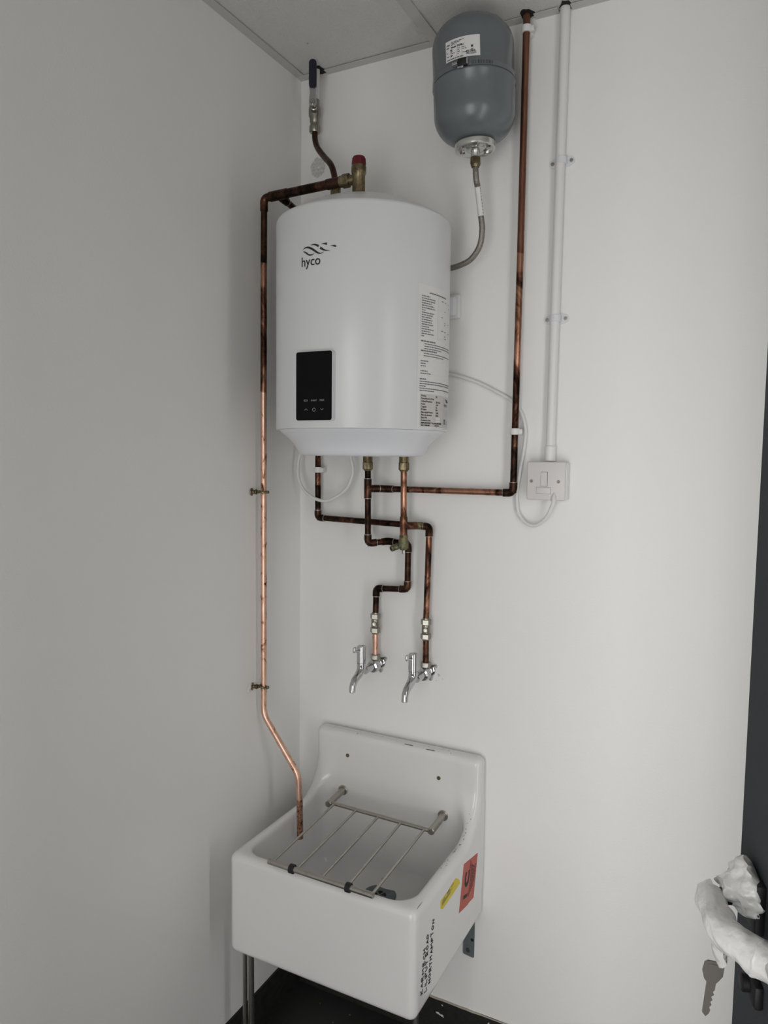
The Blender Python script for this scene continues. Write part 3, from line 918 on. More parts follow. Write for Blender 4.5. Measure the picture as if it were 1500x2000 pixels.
sp = thing('supply_pipe', (0.183, -0.13, 2.08), 'brown S-bent copper pipe between ceiling valve and heater top', 'pipe')
spts = catmull([(SX, SY, 2.290), (0.0655, -0.035, 2.264), (0.0830, -0.049, 2.236), (0.1230, -0.082, 2.197), (0.1590, -0.111, 2.163), (0.1780, -0.126, 2.126), (0.183, -0.130, 2.085)], 8)
build(MB().tube(spts, 0.0072, 18), 'pipe', 'copper_brown', sp)
build(MB().tube([(0.183, -0.130, 2.122), (0.183, -0.130, 2.108)], 0.0092, 18), 'socket', 'copper_brown', sp)
mfd = thing('brass_manifold', (0.183, -0.13, 2.0), 'aged brass tee fitting behind the dome of the heater', 'fitting')
build(MB().lathe([(0.0135, 1.99), (0.0150, 2.060), (0.0135, 2.064), (0.0120, 2.075), (0.0120, 2.100), (0.0105, 2.112)], (0.183, -0.130, 0), 28), 'tee_body', 'brass', mfd)
build(MB().lathe([(0.0115, 0.0), (0.0115, 0.018), (0.0150, 0.020), (0.0150, 0.040), (0.0130, 0.043)], (0.183, -0.130, 2.076), 24, (-1, 0, -0.18)), 'side_nut', 'brass', mfd)
build(MB().lathe([(0.0120, 0.042), (0.0120, 0.058), (0.0100, 0.062), (0, 0.063)], (0.183, -0.130, 2.076), 24, (-1, 0, -0.18)), 'dark_cap', 'black', mfd)
build(MB().lathe([(0.0100, 0.0), (0.0100, 0.050), (0.0120, 0.052), (0.0120, 0.060)], (0.183, -0.130, 2.058), 24, (1, -0.3, 0)), 'right_arm', 'brass', mfd)

# ------------------------------------------------------------------ expansion vessel
EC = Vector((0.5110, -0.1070, 2.275))
ER = 0.0865
tilt = Matrix.Rotation(math.radians(-2.8), 3, 'Y')
def ef(v):
    return EC + tilt @ (Vector(v) - EC)
ev = thing('expansion_vessel', (EC.x, EC.y, 2.13), 'grey rounded expansion tank strapped to the wall under the ceiling', 'tank')
prof = []
zb, zt = 2.148, 2.402
rc = 0.062
prof.append((0.0, zb))
prof.append((0.036, zb + 0.0008))
for k in range(1, 13):
    a = math.radians(90 * k / 12)
    prof.append((ER - rc + rc * math.sin(a) * 1.0 - 0.0, zb + 0.003 + (rc - 0.004) * (1 - math.cos(a))))
prof.append((ER, 2.262))
prof += [(ER + 0.0016, 2.2635), (ER + 0.0016, 2.2665), (ER, 2.268)]
for k in range(0, 13):
    a = math.radians(90 * k / 12)
    prof.append((ER - rc + rc * math.cos(a), zt - rc * 0.92 - 0.002 + rc * 0.92 * math.sin(a)))
prof.append((0.0, zt))
build(MB().lathe(prof, (EC.x, EC.y, 0), 80).xform(ef), 'shell', 'tank', ev, smooth=50)
# worm-drive strap and its buckle
sb = MB()
n = 96
vs, fs = [], []
for k in range(n):
    a = 2 * math.pi * k / n
    c, s = math.cos(a), math.sin(a)
    for (rr, z) in ((ER + 0.0003, 2.2690), (ER + 0.0013, 2.2690), (ER + 0.0013, 2.2790), (ER + 0.0003, 2.2790)):
        vs.append((EC.x + rr * c, EC.y + rr * s, z))
for k in range(n):
    k2 = (k + 1) % n
    for q in range(4):
        q2 = (q + 1) % 4
        fs.append((4 * k + q, 4 * k2 + q, 4 * k2 + q2, 4 * k + q2))
sb.add(vs, fs).xform(ef)
strap = build(sb, 'strap', 'tank', ev, smooth=40)
ba = math.radians(-85)
bn = Vector((math.cos(ba), math.sin(ba), 0)); bt = Vector((-math.sin(ba), math.cos(ba), 0))
bc = Vector((EC.x, EC.y, 2.274)) + bn * (ER + 0.001)
def bfn(v):
    return ef(bc + bt * v.x + bn * v.y + Vector((0, 0, v.z)))
build(MB().rbox((-0.008, 0, -0.0075), (0.012, 0.009, 0.0075), 0.002, 2).xform(bfn), 'buckle', 'black', strap)
build(MB().tube([(-0.019, 0.006, -0.002), (-0.008, 0.006, -0.001)], 0.0045, 14).rbox((-0.009, 0.004, -0.011), (0.004, 0.008, -0.007), 0.001, 2).rbox((0.010, 0.003, -0.006), (0.0135, 0.009, 0.006), 0.001, 2).xform(bfn), 'worm_screw', 'chrome', strap)
slt = MB()
for k in range(14):
    a = math.radians(-72 + 2.1 * k)
    p = Vector((EC.x + (ER + 0.0016) * math.cos(a), EC.y + (ER + 0.0016) * math.sin(a), 2.274))
    slt.box((p.x - 0.0005, p.y - 0.0003, 2.2705), (p.x + 0.0005, p.y + 0.0003, 2.2775))
build(slt.xform(ef), 'strap_slots', 'ink', strap, smooth=0)
build(MB().box((EC.x - 0.012, -0.021, 2.262), (EC.x + 0.012, 0, 2.292)), 'wall_bracket', 'galv', ev, smooth=0)
# zinc flange with bolts and spigot
fz = zb - 0.012
flg = build(MB().lathe([(0.0, fz + 0.0145), (0.040, fz + 0.0145), (0.0435, fz + 0.012), (0.0440, fz + 0.007), (0.0425, fz + 0.001), (0.0385, fz), (0.0345, fz + 0.0035), (0.022, fz + 0.004), (0.019, fz + 0.001), (0.0125, fz), (0, fz)], (EC.x, EC.y, 0), 64).xform(ef), 'flange', 'zinc', ev, smooth=40)
for k in range(6):
    a = math.radians(60 * k - 62)
    build(MB().hexnut((EC.x + 0.0295 * math.cos(a), EC.y + 0.0295 * math.sin(a), fz + 0.0055), (0, 0, -1), 0.0058, 0.0075, 0.001).xform(ef), 'bolt', 'chrome', flg, smooth=30)
build(MB().lathe([(0.0100, fz + 0.002), (0.0100, fz - 0.002), (0.0088, fz - 0.004), (0.0088, fz - 0.020)], (EC.x, EC.y, 0), 28).xform(ef), 'spigot', 'zinc', ev)
# vessel label
def tf(off):
    def f(a, z):
        p = math.radians(a)
        return ef((EC.x + (ER + off) * math.cos(p), EC.y + (ER + off) * math.sin(p), z))
    return f
TA0, TA1 = -110, -61
tl = build(patch(TA0, TA1, 2.2865, 2.3275, tf(0.0004), 20), 'vessel_label', 'sticker', ev, smooth=40)
tt = MB()
TD = 1.0 / (ER * math.pi / 180)
ft = tf(0.0009)
fta = lambda a, z: ft(a * TD, z)
a0 = TA0 / TD
for i in range(3):
    greek(tt, a0 + 0.0140, a0 + 0.0420 - 0.008 * i, 2.3215 - 0.0026 * i, 0.0012, fta)
for k in range(3):
    q = smooth2([(a0 + 0.0025 + 0.002 * k, 2.3175), (a0 + 0.005 + 0.002 * k, 2.3200), (a0 + 0.0075 + 0.002 * k, 2.3170)], 3)
    add_strip(tt, q, [0.0008] * len(q), fta)
greek(tt, a0 + 0.002, a0 + 0.009, 2.3128, 0.0014, fta)
add_text(tt, 'Model', 0.0044, fta, a0 + 0.0140, 2.3105, 0.95, bold=0.0002)
add_text(tt, 'EXP8L.1', 0.0052, fta, a0 + 0.0270, 2.3105, 0.90, bold=0.0002)
for x in (0.0020, 0.0120, 0.0265, 0.0370):
    vrule(tt, a0 + x, 2.2910, 2.3090, fta, 0.0003)
for i, z in enumerate((2.3065, 2.3030, 2.2995, 2.2960)):
    for x0, w in ((0.003, 0.006), (0.0135, 0.010), (0.0280, 0.006), (0.0385, 0.014), (0.056, 0.008)):
        if rnd.random() < 0.62:
            greek(tt, a0 + x0, a0 + x0 + w * rnd.uniform(0.3, 1.0), z, 0.0013, fta)
quad(tt, a0 + 0.0125, 2.3052, a0 + 0.0155, 2.3085, fta); quad(tt, a0 + 0.0130, 2.2945, a0 + 0.0155, 2.2965, fta)
greek(tt, a0 + 0.003, a0 + 0.040, 2.2890, 0.0015, fta)
for i in range(4):
    greek(tt, a0 + 0.046, a0 + 0.066, 2.2975 - 0.0022 * i, 0.0012, fta)
quad(tt, a0 + 0.056, 2.3035, a0 + 0.060, 2.3075, fta)
build(tt, 'label_print', 'ink', tl, smooth=0)

# braided hose from the vessel to behind the heater
sb0 = ef((EC.x, EC.y, fz - 0.016))
hose = thing('braided_hose', (sb0.x, sb0.y, 1.90), 'braided steel flexible hose curving from tank to behind heater', 'hose')
build(MB().hexnut(sb0 + Vector((0, 0, 0.002)), (0, 0, -1), 0.0118, 0.016).lathe([(0.0100, 0.014), (0.0085, 0.019)], sb0, 20, (0, 0, -1)), 'swivel_nut', 'brass', hose, smooth=30)
hp = catmull([(sb0.x, sb0.y, sb0.z - 0.014), (sb0.x + 0.0005, sb0.y + 0.001, sb0.z - 0.026), (sb0.x + 0.0015, sb0.y + 0.004, sb0.z - 0.045), (0.5195, -0.090, 2.060), (0.5250, -0.081, 2.001), (0.5255, -0.075, 1.978), (0.5180, -0.068, 1.947), (0.4960, -0.060, 1.923), (0.4680, -0.053, 1.914), (0.4400, -0.046, 1.911), (0.4000, -0.031, 1.910), (0.3700, -0.020, 1.910)], 10)
cut1, cut2, cut3 = 12, 24, 40
build(MB().tube(hp[0:cut1 + 1], 0.0062, 18), 'ferrule', 'nickel', hose)
build(MB().tube(hp[cut1:], 0.0064, 20), 'braid', 'braid', hose)
slv = build(MB().tube(hp[28:40], 0.0069, 20), 'white_sleeve', 'sticker', hose)
hx = MB()
for i in range(29, 39):
    p = hp[i]; d = (hp[i + 1] - hp[i]).normalized()
    sdv = Vector((0.90, -0.43, 0))
    q = p + (sdv - d * sdv.dot(d)).normalized() * 0.00700
    e = d * random.uniform(0.0012, 0.0022)
    w = Vector((0.43, 0.90, 0)) * 0.0006
    hx.add([q - e - w, q + e - w, q + e + w, q - e + w], [(0, 1, 2, 3)])
build(hx, 'sleeve_print', 'ink', slv, smooth=0)

# ------------------------------------------------------------------ copper pipework below the heater
WY = -0.027
riser = thing('riser_pipe', (0.597, WY, 1.40), 'long copper riser dropping from the ceiling right of the tank', 'pipe')
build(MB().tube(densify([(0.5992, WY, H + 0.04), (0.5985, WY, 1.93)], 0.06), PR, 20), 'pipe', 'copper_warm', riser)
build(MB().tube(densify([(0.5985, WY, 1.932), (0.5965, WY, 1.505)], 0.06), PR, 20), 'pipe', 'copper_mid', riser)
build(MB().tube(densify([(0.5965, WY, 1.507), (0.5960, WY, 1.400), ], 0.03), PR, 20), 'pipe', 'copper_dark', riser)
e1 = fillet([(0.5962, WY, 1.424), (0.5960, WY, 1.4005), (0.5730, WY, 1.4000)], 0.012, 8)
build(MB().tube(e1, FR, 18), 'elbow', 'copper_dark', riser); ring(riser, e1[0], (0, 0, 1)); ring(riser, e1[-1], (1, 0, 0))
build(MB().tube(densify([(0.585, WY, 1.4003), (0.335, WY, 1.3995)], 0.05), PR, 18), 'pipe', 'copper_mid', riser)
build(MB().tube(densify([(0.337, WY, 1.3995), (0.282, WY, 1.399)], 0.05), PR, 18), 'pipe', 'copper_dark', riser)
e2 = fillet([(0.292, WY, 1.399), (0.277, WY, 1.399), (0.262, -0.0435, 1.400)], 0.020, 8)
build(MB().tube(e2, FR, 18), 'elbow', 'copper_dark', riser); ring(riser, e2[0], (1, 0, 0)); ring(riser, e2[-1], (1, 1, 0))

cold = thing('inlet_pipe', (0.2465, WY, 1.075), 'darkened copper pipe stepping from heater down to the left tap', 'pipe')
CX, FY = 0.2410, -0.065
build(MB().tube(densify([(CX - 0.0005, FY, 1.452), (CX + 0.0015, FY, 1.2660)], 0.03), PR, 18), 'pipe', 'copper_dark', cold)
build(MB().tube([(CX, FY, 1.4235), (CX, FY, 1.3770)], FR, 18).tube([(CX, FY, 1.4000), (CX + 0.021, FY + 0.0215, 1.4000)], FR, 18), 'tee', 'copper_dark', cold)
ring(cold, (CX, FY, 1.4245), (0, 0, 1)); ring(cold, (CX, FY, 1.3760), (0, 0, 1)); ring(cold, (CX + 0.0205, FY + 0.021, 1.400), (1, 1, 0))
b0 = Vector((CX + 0.0015, FY, 1.2650)); b1 = Vector((0.278, WY, 1.2690))
d01 = (b1 - b0).normalized()
e3 = fillet([b0 + Vector((0, 0, 0.022)), b0, b0 + d01 * 0.022], 0.012, 8)
build(MB().tube(e3, FR, 18), 'elbow', 'copper_dark', cold); ring(cold, e3[0], (0, 0, 1)); ring(cold, e3[-1], d01)
build(MB().tube([b0, b1], PR, 18), 'pipe', 'copper_dark', cold)
e4 = fillet([b1 - d01 * 0.016, b1, b1 + Vector((0.018, 0, -0.001))], 0.014, 8)
build(MB().tube(e4, FR, 18), 'elbow', 'copper_dark', cold); ring(cold, e4[-1], (1, 0, 0))
pipe_run(cold, [b1, (0.3345, WY, 1.2660), (0.3340, WY, 1.1535), (0.2475, WY, 1.1475), (0.2458, WY, 1.070)], ['copper_dark', 'copper_dark', 'copper_dark', 'copper_dark'], ['copper_dark', 'copper_dark', 'copper_dark'])

hot = thing('outlet_pipe', (0.386, WY, 1.08), 'copper pipe from heater with tee turning down to the right tap', 'pipe')
OX = 0.3380
build(MB().tube(densify([(OX, FY, 1.452), (OX + 0.0015, FY, 1.330)], 0.03), PR * 1.02, 18), 'pipe', 'copper_mid', hot)
build(MB().tube([(OX + 0.0012, FY, 1.336), (OX + 0.0018, FY, 1.292)], FR, 18).tube([(OX + 0.0015, FY, 1.3140), (OX + 0.0195, FY + 0.030, 1.3130)], FR * 1.05, 18), 'tee', 'copper_mid', hot)
t1 = Vector((OX + 0.0015, FY, 1.3140)); t2 = Vector((0.3625, WY, 1.3125))
e5 = fillet([t1.lerp(t2, 0.55), t2, (0.3780, WY, 1.3120)], 0.016, 8)
build(MB().tube(e5, FR, 18), 'bend', 'verdigris', hot)
ring(hot, (0.3755, WY, 1.3120), (1, 0, 0), FR * 1.05)
e6 = fillet([(0.3720, WY, 1.3120), (0.3900, WY, 1.3115), (0.3898, WY, 1.2880)], 0.013, 8)
build(MB().tube(e6, FR, 18), 'elbow', 'copper_mid', hot); ring(hot, e6[-1], (0, 0, 1))
build(MB().tube(densify([(0.3898, WY, 1.296), (0.3880, WY, 1.190)], 0.03), PR, 18), 'pipe', 'copper_streak', hot)
build(MB().tube(densify([(0.3880, WY, 1.192), (0.3857, WY, 1.075)], 0.03), PR, 18), 'pipe', 'copper_mid', hot)

dc = thing('drain_cock', (OX + 0.002, FY, 1.25), 'small stained brass drain cock at the foot of the middle pipe', 'valve')
dz = 1.292
build(MB().lathe([(0.0095, dz), (0.0105, dz - 0.003), (0.0105, dz - 0.010), (0.0125, dz - 0.014), (0.0120, dz - 0.030), (0.0085, dz - 0.036), (0, dz - 0.037)], (OX + 0.002, FY, 0), 24), 'cock_body', 'verdigris', dc)
build(MB().lathe([(0.0075, 0.004), (0.0065, 0.016), (0.0080, 0.018), (0.0070, 0.026), (0.0078, 0.027), (0.0072, 0.034), (0.0050, 0.0345)], (OX + 0.002, FY, dz - 0.022), 20, (-0.62, -0.70, -0.30)), 'hose_tail', 'verdigris', dc)
dax = Vector((-0.62, -0.70, -0.30)).normalized()
build(MB().lathe([(0.0048, 0), (0.0048, 0.0008)], Vector((OX + 0.002, FY, dz - 0.022)) + dax * 0.0345, 16, dax), 'tail_bore', 'hole', dc)
build(MB().hexnut((OX + 0.003, FY - 0.002, dz - 0.036), (0, 0, -1), 0.0042, 0.009, 0.0006), 'drain_screw', 'solder', dc, smooth=30)

brn = thing('branch_pipe', (0.073, WY, 1.31), 'dark copper pipe coming down behind the heater then running right', 'pipe')
BX = 0.0728
e7 = fillet([(0.0735, PY + 0.034, 2.0727), (0.0735, -0.034, 2.0500), (BX, WY, 2.020)], 0.016, 8)
build(MB().tube([(0.0735, PY + 0.030, 2.0733), (0.0735, -0.040, 2.0510)], PR, 18), 'pipe', 'copper_dark', brn)
build(MB().tube(fillet([(0.0735, -0.055, 2.0535), (0.0732, WY, 2.0490), (BX, WY, 2.020)], 0.013, 8), FR, 18), 'elbow', 'copper_dark', brn)
build(MB().tube(densify([(BX, WY, 2.030), (BX, WY, 1.40)], 0.05), PR, 18), 'pipe', 'copper_mid', brn)
pipe_run(brn, [(BX, WY, 1.402), (BX + 0.0005, WY, 1.3175), (0.352, WY, 1.3125)], ['copper_dark'], ['copper_dark'])

# ------------------------------------------------------------------ isolating valves and taps
def isolator(x, z, lab):
    t = thing('isolating_valve', (x, WY, z - 0.026), lab, 'valve', 'isolating valves above the taps')
    up_ = (0, 0, 1)
    build(MB().hexnut((x, WY, z + 0.011), up_, 0.0130, 0.0135).lathe([(0.0095, 0.0240), (0.0088, 0.0275)], (x, WY, z), 20), 'compression_nut', 'nickel', t, smooth=30)
    build(MB().hexnut((x, WY, z - 0.0245), up_, 0.0130, 0.0135).lathe([(0.0088, -0.0275), (0.0095, -0.0240)], (x, WY, z), 20), 'compression_nut', 'nickel', t, smooth=30)
    build(MB().lathe([(0.0095, -0.012), (0.0105, -0.0085), (0.0105, 0.0085), (0.0095, 0.012)], (x, WY, z), 24), 'valve_body', 'nickel', t)
    dn = Vector((0.30, -0.95, 0)).normalized()
    build(MB().lathe([(0.0062, 0.006), (0.0062, 0.0125), (0.0050, 0.0135), (0, 0.0130)], (x, WY, z), 20, dn), 'screw_slot_boss', 'nickel', t)
isolator(0.2458, 1.0585, 'nickel isolating valve on the pipe to the left tap')
isolator(0.3857, 1.0600, 'nickel isolating valve on the pipe to the right tap')

def tap(x, dz, lab, tm):
    t = thing('wall_tap', (x, 0, 0.90 + dz), lab, 'tap', 'chrome taps above the sink')
    z0 = 0.950 + dz
    build(MB().tube(densify([(x - 0.0005, WY, 1.036 + dz * 0), (x, WY, 0.974 + dz)], 0.02), PR, 18), 'tail_pipe', tm, t)
    build(MB().hexnut((x, WY, 0.9660 + dz), (0, 0, 1), 0.0128, 0.0125).lathe([(0.0110, 0.9550 + dz), (0.0110, 0.967 + dz)], (x, WY, 0), 22), 'elbow_nut', 'nickel', t, smooth=30)
    # backplate elbow with a three-lug flange against the wall
    fpoly = []
    for k in range(48):
        a = 2 * math.pi * k / 48
        rr = 0.0150 + 0.0105 * max(0, math.cos(3 * (a - math.radians(40)))) ** 2
        fpoly.append((x + rr * math.cos(a), z0 + rr * math.sin(a)))
    fl_ = build(MB().prism(fpoly, lambda a, b, d: (a, -d, b), 0.0045), 'backplate', 'chrome', t, smooth=30)
    for k in range(3):
        a = math.radians(40 + 120 * k)
        build(MB().lathe([(0.0040, 0.0043), (0.0036, 0.0062), (0, 0.0066)], (x + 0.0205 * math.cos(a), 0, z0 + 0.0205 * math.sin(a)), 14, (0, -1, 0)), 'fixing_screw', 'steel', fl_)
    build(MB().lathe([(0.0130, 0.004), (0.0115, 0.010), (0.0125, 0.020), (0.0150, 0.026), (0.0165, 0.032), (0.0165, 0.040), (0.0140, 0.045), (0.0095, 0.047), (0.0088, 0.066), (0.0088, 0.082)], (x, 0, z0), 32, (0, -1, 0)), 'elbow_body', 'chrome', t)
    PYT = -0.100
    # pillar, spindle cap, curved spout, lever
    build(MB().lathe([(0.0104, 0.960 + dz), (0.0113, 0.964 + dz), (0.0113, 0.9745 + dz), (0.0100, 0.975 + dz), (0.0100, 0.9756 + dz), (0.0116, 0.9762 + dz), (0.0116, 1.0150 + dz), (0.0106, 1.0168 + dz), (0.0074, 1.0168 + dz), (0.0070, 1.0158 + dz), (0, 1.0158 + dz)], (x, PYT, 0), 32), 'pillar', 'chrome', t)
    spath = catmull([(x, PYT, 0.972 + dz), (x, PYT - 0.003, 0.958 + dz), (x, PYT - 0.015, 0.948 + dz), (x, PYT - 0.032, 0.940 + dz), (x, PYT - 0.042, 0.929 + dz), (x, PYT - 0.045, 0.914 + dz)], 7)
    sp_ = build(MB().tube(spath, spread([0.0102, 0.0106, 0.0102, 0.0094, 0.0086, 0.0080, 0.0078], len(spath)), 24), 'spout', 'chrome', t, smooth=50)
    build(MB().lathe([(0.0062, 0), (0.0062, 0.0005)], Vector(spath[-1]) - Vector((0, 0, 0.0004)), 18), 'spout_bore', 'hole', sp_)
    lvr = MB().tube([(x, PYT - 0.008, 1.0070 + dz), (x, PYT - 0.022, 1.0080 + dz), (x, PYT - 0.030, 1.0100 + dz)], [0.0036, 0.0030, 0.0028], 12)
    lvr.rbox((x - 0.0028, PYT - 0.0400, 1.0080 + dz), (x + 0.0028, PYT - 0.0285, 1.0215 + dz), 0.0022, 3)
    build(lvr, 'lever', 'chrome', t, smooth=40)
tap(0.2470, 0.0, 'left of the two chrome wall taps above the sink', 'copper_bright')
tap(0.3865, 0.0, 'right of the two chrome wall taps above the sink', 'copper_mid')

# ------------------------------------------------------------------ white pipe clips
def clip(x, z, lab, side=1):
    c = thing('pipe_clip', (x, 0, z), lab, 'pipe clip', 'white clips holding copper pipes')
    hgt = 0.0070
    vs, fs = [], []
    prof_ = []
    for k in range(29):
        a = math.radians(-180 + 360 * k / 28)
        prof_.append((x + 0.0108 * math.cos(a), WY + 0.0108 * math.sin(a)))
    o = [(x + 0.0112 * math.cos(math.radians(a)), WY + 0.0112 * math.sin(math.radians(a))) for a in range(-200, 21, 10)]
    i_ = [(x + 0.0078 * math.cos(math.radians(a)), WY + 0.0078 * math.sin(math.radians(a))) for a in range(20, -201, -10)]
    ring_poly = o + i_
    n = len(o)
    mb = MB()
    vs = []
    for z_ in (z - hgt, z + hgt):
        vs += [(a, b, z_) for a, b in o] + [(a, b, z_) for a, b in i_[::-1]]
    m_ = 2 * n
    for k in range(n - 1):
        fs.append((k, k + 1, m_ + k + 1, m_ + k))
        fs.append((n + k, n + k + 1, m_ + n + k + 1, m_ + n + k))
        fs.append((k, k + 1, n + k + 1, n + k))
        fs.append((m_ + k, m_ + k + 1, m_ + n + k + 1, m_ + n + k))
    fs.append((0, n, m_ + n, m_)); fs.append((n - 1, 2 * n - 1, m_ + 2 * n - 1, m_ + n - 1))
    build(mb.add(vs, fs), 'clip_band', 'plastic', c, smooth=40)
    build(MB().rbox((x - 0.009, -0.0185, z - hgt), (x + 0.011, 0, z + hgt), 0.0012, 2), 'clip_base', 'plastic', c)
    build(MB().rbox((x + 0.0100, WY - 0.003, z - 0.0055), (x + 0.0170, WY + 0.005, z + 0.0055), 0.0012, 2), 'latch', 'plastic', c)
clip(0.5992, 2.4030, 'white clip on the riser pipe right under the ceiling')
clip(0.5968, 1.5390, 'white clip low on the riser pipe above the switch plate')
clip(BX, 1.4420, 'white clip on the copper pipe inside the cable loop')

# ------------------------------------------------------------------ electrics
cond = thing('conduit', (0.675, -0.0125, 1.473), 'white plastic conduit running from ceiling to the switch plate', 'conduit')
build(MB().tube(densify([(0.6790, -0.0125, H + 0.04), (0.6748, -0.0125, 1.478)], 0.1), 0.0105, 28), 'tube', 'plastic', cond)
build(MB().tube([(0.6752, -0.0130, 1.5080), (0.6751, -0.0130, 1.5070), (0.6748, -0.0130, 1.4740)], [0.0112, 0.0124, 0.0124], 28), 'adaptor_sleeve', 'plastic', cond)
def saddle(x, z, lab, tw):
    s = thing('conduit_saddle', (x, 0, z), lab, 'saddle', 'saddles holding the white conduit')
    c, sn = math.cos(tw), math.sin(tw)
    lug = []
    for k in range(40):
        a = 2 * math.pi * k / 40
        px = 0.0275 * math.copysign(abs(math.cos(a)) ** 0.75, math.cos(a)); pz = 0.0115 * math.copysign(abs(math.sin(a)) ** 0.75, math.sin(a))
        lug.append((x + px * c - pz * sn, z + px * sn + pz * c))
    build(MB().prism(lug, lambda a, b, d: (a, -d, b), 0.0030), 'saddle_base', 'plastic_cool', s, smooth=30)
    build(MB().tube([(x, -0.0125, z - 0.0075), (x, -0.0125, z - 0.0068), (x, -0.0125, z + 0.0068), (x, -0.0125, z + 0.0075)], [0.0112, 0.0122, 0.0122, 0.0112], 28), 'saddle_band', 'plastic_cool', s)
    build(MB().tube([(x, -0.0126, z - 0.0016), (x, -0.0126, z + 0.0016)], 0.0127, 28), 'band_rib', 'plastic_cool', s)
    for q in (-1, 1):
        build(MB().lathe([(0.0042, 0.0028), (0.0038, 0.0048), (0.0020, 0.0052), (0, 0.0045)], (x + q * 0.0205 * c, 0, z + q * 0.0205 * sn), 16, (0, -1, 0)), 'screw', 'steel', s)
saddle(0.6790, 2.1215, 'upper white saddle clamping the conduit to the wall', math.radians(3))
saddle(0.6770, 1.7865, 'lower white saddle clamping the conduit to the wall', math.radians(1.5))

sw = thing('fused_switch', (0.673, 0, 1.386), 'white square fused switch plate at the end of the conduit', 'switch')
build(MB().rbox((0.6315, -0.029, 1.3885), (0.7175, 0, 1.4715), 0.003, 2), 'back_box', 'plastic', sw)
fp = build(MB().rbox((0.6295, -0.0375, 1.3870), (0.7160, -0.0290, 1.4725), 0.0035, 3), 'face_plate', 'spur', sw)
build(MB().box((0.6615, -0.0378, 1.4185), (0.6770, -0.036, 1.4500)), 'rocker_recess', 'hole', fp, smooth=0)
rk = MB().prism([(0.6622, 1.4190), (0.6764, 1.4190), (0.6764, 1.4494), (0.6622, 1.4494)], lambda a, b, d: (a, -0.0372 - d * (1.0 if b < 1.43 else 0.45), b), 0.0030)
build(rk, 'rocker', 'spur', fp, smooth=0)
build(MB().box((0.6518, -0.0377, 1.4012), (0.6842, -0.036, 1.4160)), 'fuse_gap', 'greyink', fp, smooth=0)
build(MB().rbox((0.6522, -0.0385, 1.4016), (0.6838, -0.0360, 1.4156), 0.0008, 2), 'fuse_drawer', 'spur', fp)
for x in (0.6405, 0.7010):
    build(MB().lathe([(0.0040, 0.0373), (0.0036, 0.0382), (0.0020, 0.0384), (0, 0.0376)], (x, 0, 1.4290), 16, (0, -1, 0)), 'screw', 'nickel', fp)
build(MB().tube([(0.6925, -0.0365, 1.4060), (0.6920, -0.0375, 1.3960), (0.6915, -0.0355, 1.3860)], [0.0010, 0.0055, 0.0066], 16), 'cord_outlet', 'spur', fp)

cb = thing('power_cable', (0.649, -0.008, 1.323), 'white flex looping below the heater and round to the switch plate', 'cable')
cpts = [(0.205, -0.070, 1.512), (0.186, -0.056, 1.484), (0.1905, -0.050, 1.444), (0.1800, -0.050, 1.4090), (0.1545, -0.050, 1.3825), (0.1090, -0.050, 1.3640), (0.0630, -0.050, 1.3755), (0.0335, -0.050, 1.4050), (0.0240, -0.048, 1.4450), (0.0300, -0.042, 1.4900), (0.0500, -0.030, 1.550), (0.1000, -0.014, 1.615), (0.1800, -0.0075, 1.660), (0.2980, -0.0052, 1.690), (0.3900, -0.0055, 1.686),
        (0.4273, -0.006, 1.6766), (0.4625, -0.007, 1.6669), (0.5072, -0.007, 1.6500), (0.5512, -0.0065, 1.6276), (0.5819, -0.0065, 1.6090), (0.6050, -0.007, 1.5810), (0.6155, -0.008, 1.5430), (0.6130, -0.009, 1.4967), (0.6035, -0.0075, 1.4382), (0.5990, -0.0075, 1.3970), (0.6040, -0.009, 1.3559), (0.6240, -0.013, 1.3320), (0.6495, -0.019, 1.3290), (0.6740, -0.027, 1.3480), (0.6890, -0.034, 1.3780), (0.6918, -0.0362, 1.3900)]
build(MB().tube(catmull(cpts, 8), 0.0042, 14), 'sheath', 'cable', cb)

jb = thing('wall_box', (0.425, 0, 1.804), 'small white rounded box on the wall half hidden by the heater', 'box')
build(MB().rbox((0.398, -0.012, 1.8040), (0.4510, 0, 1.8600), 0.004, 3), 'box_back', 'plastic', jb)
build(MB().rbox((0.404, -0.030, 1.8090), (0.4450, -0.010, 1.8530), 0.006, 3), 'box_cover', 'plastic_cool', jb)

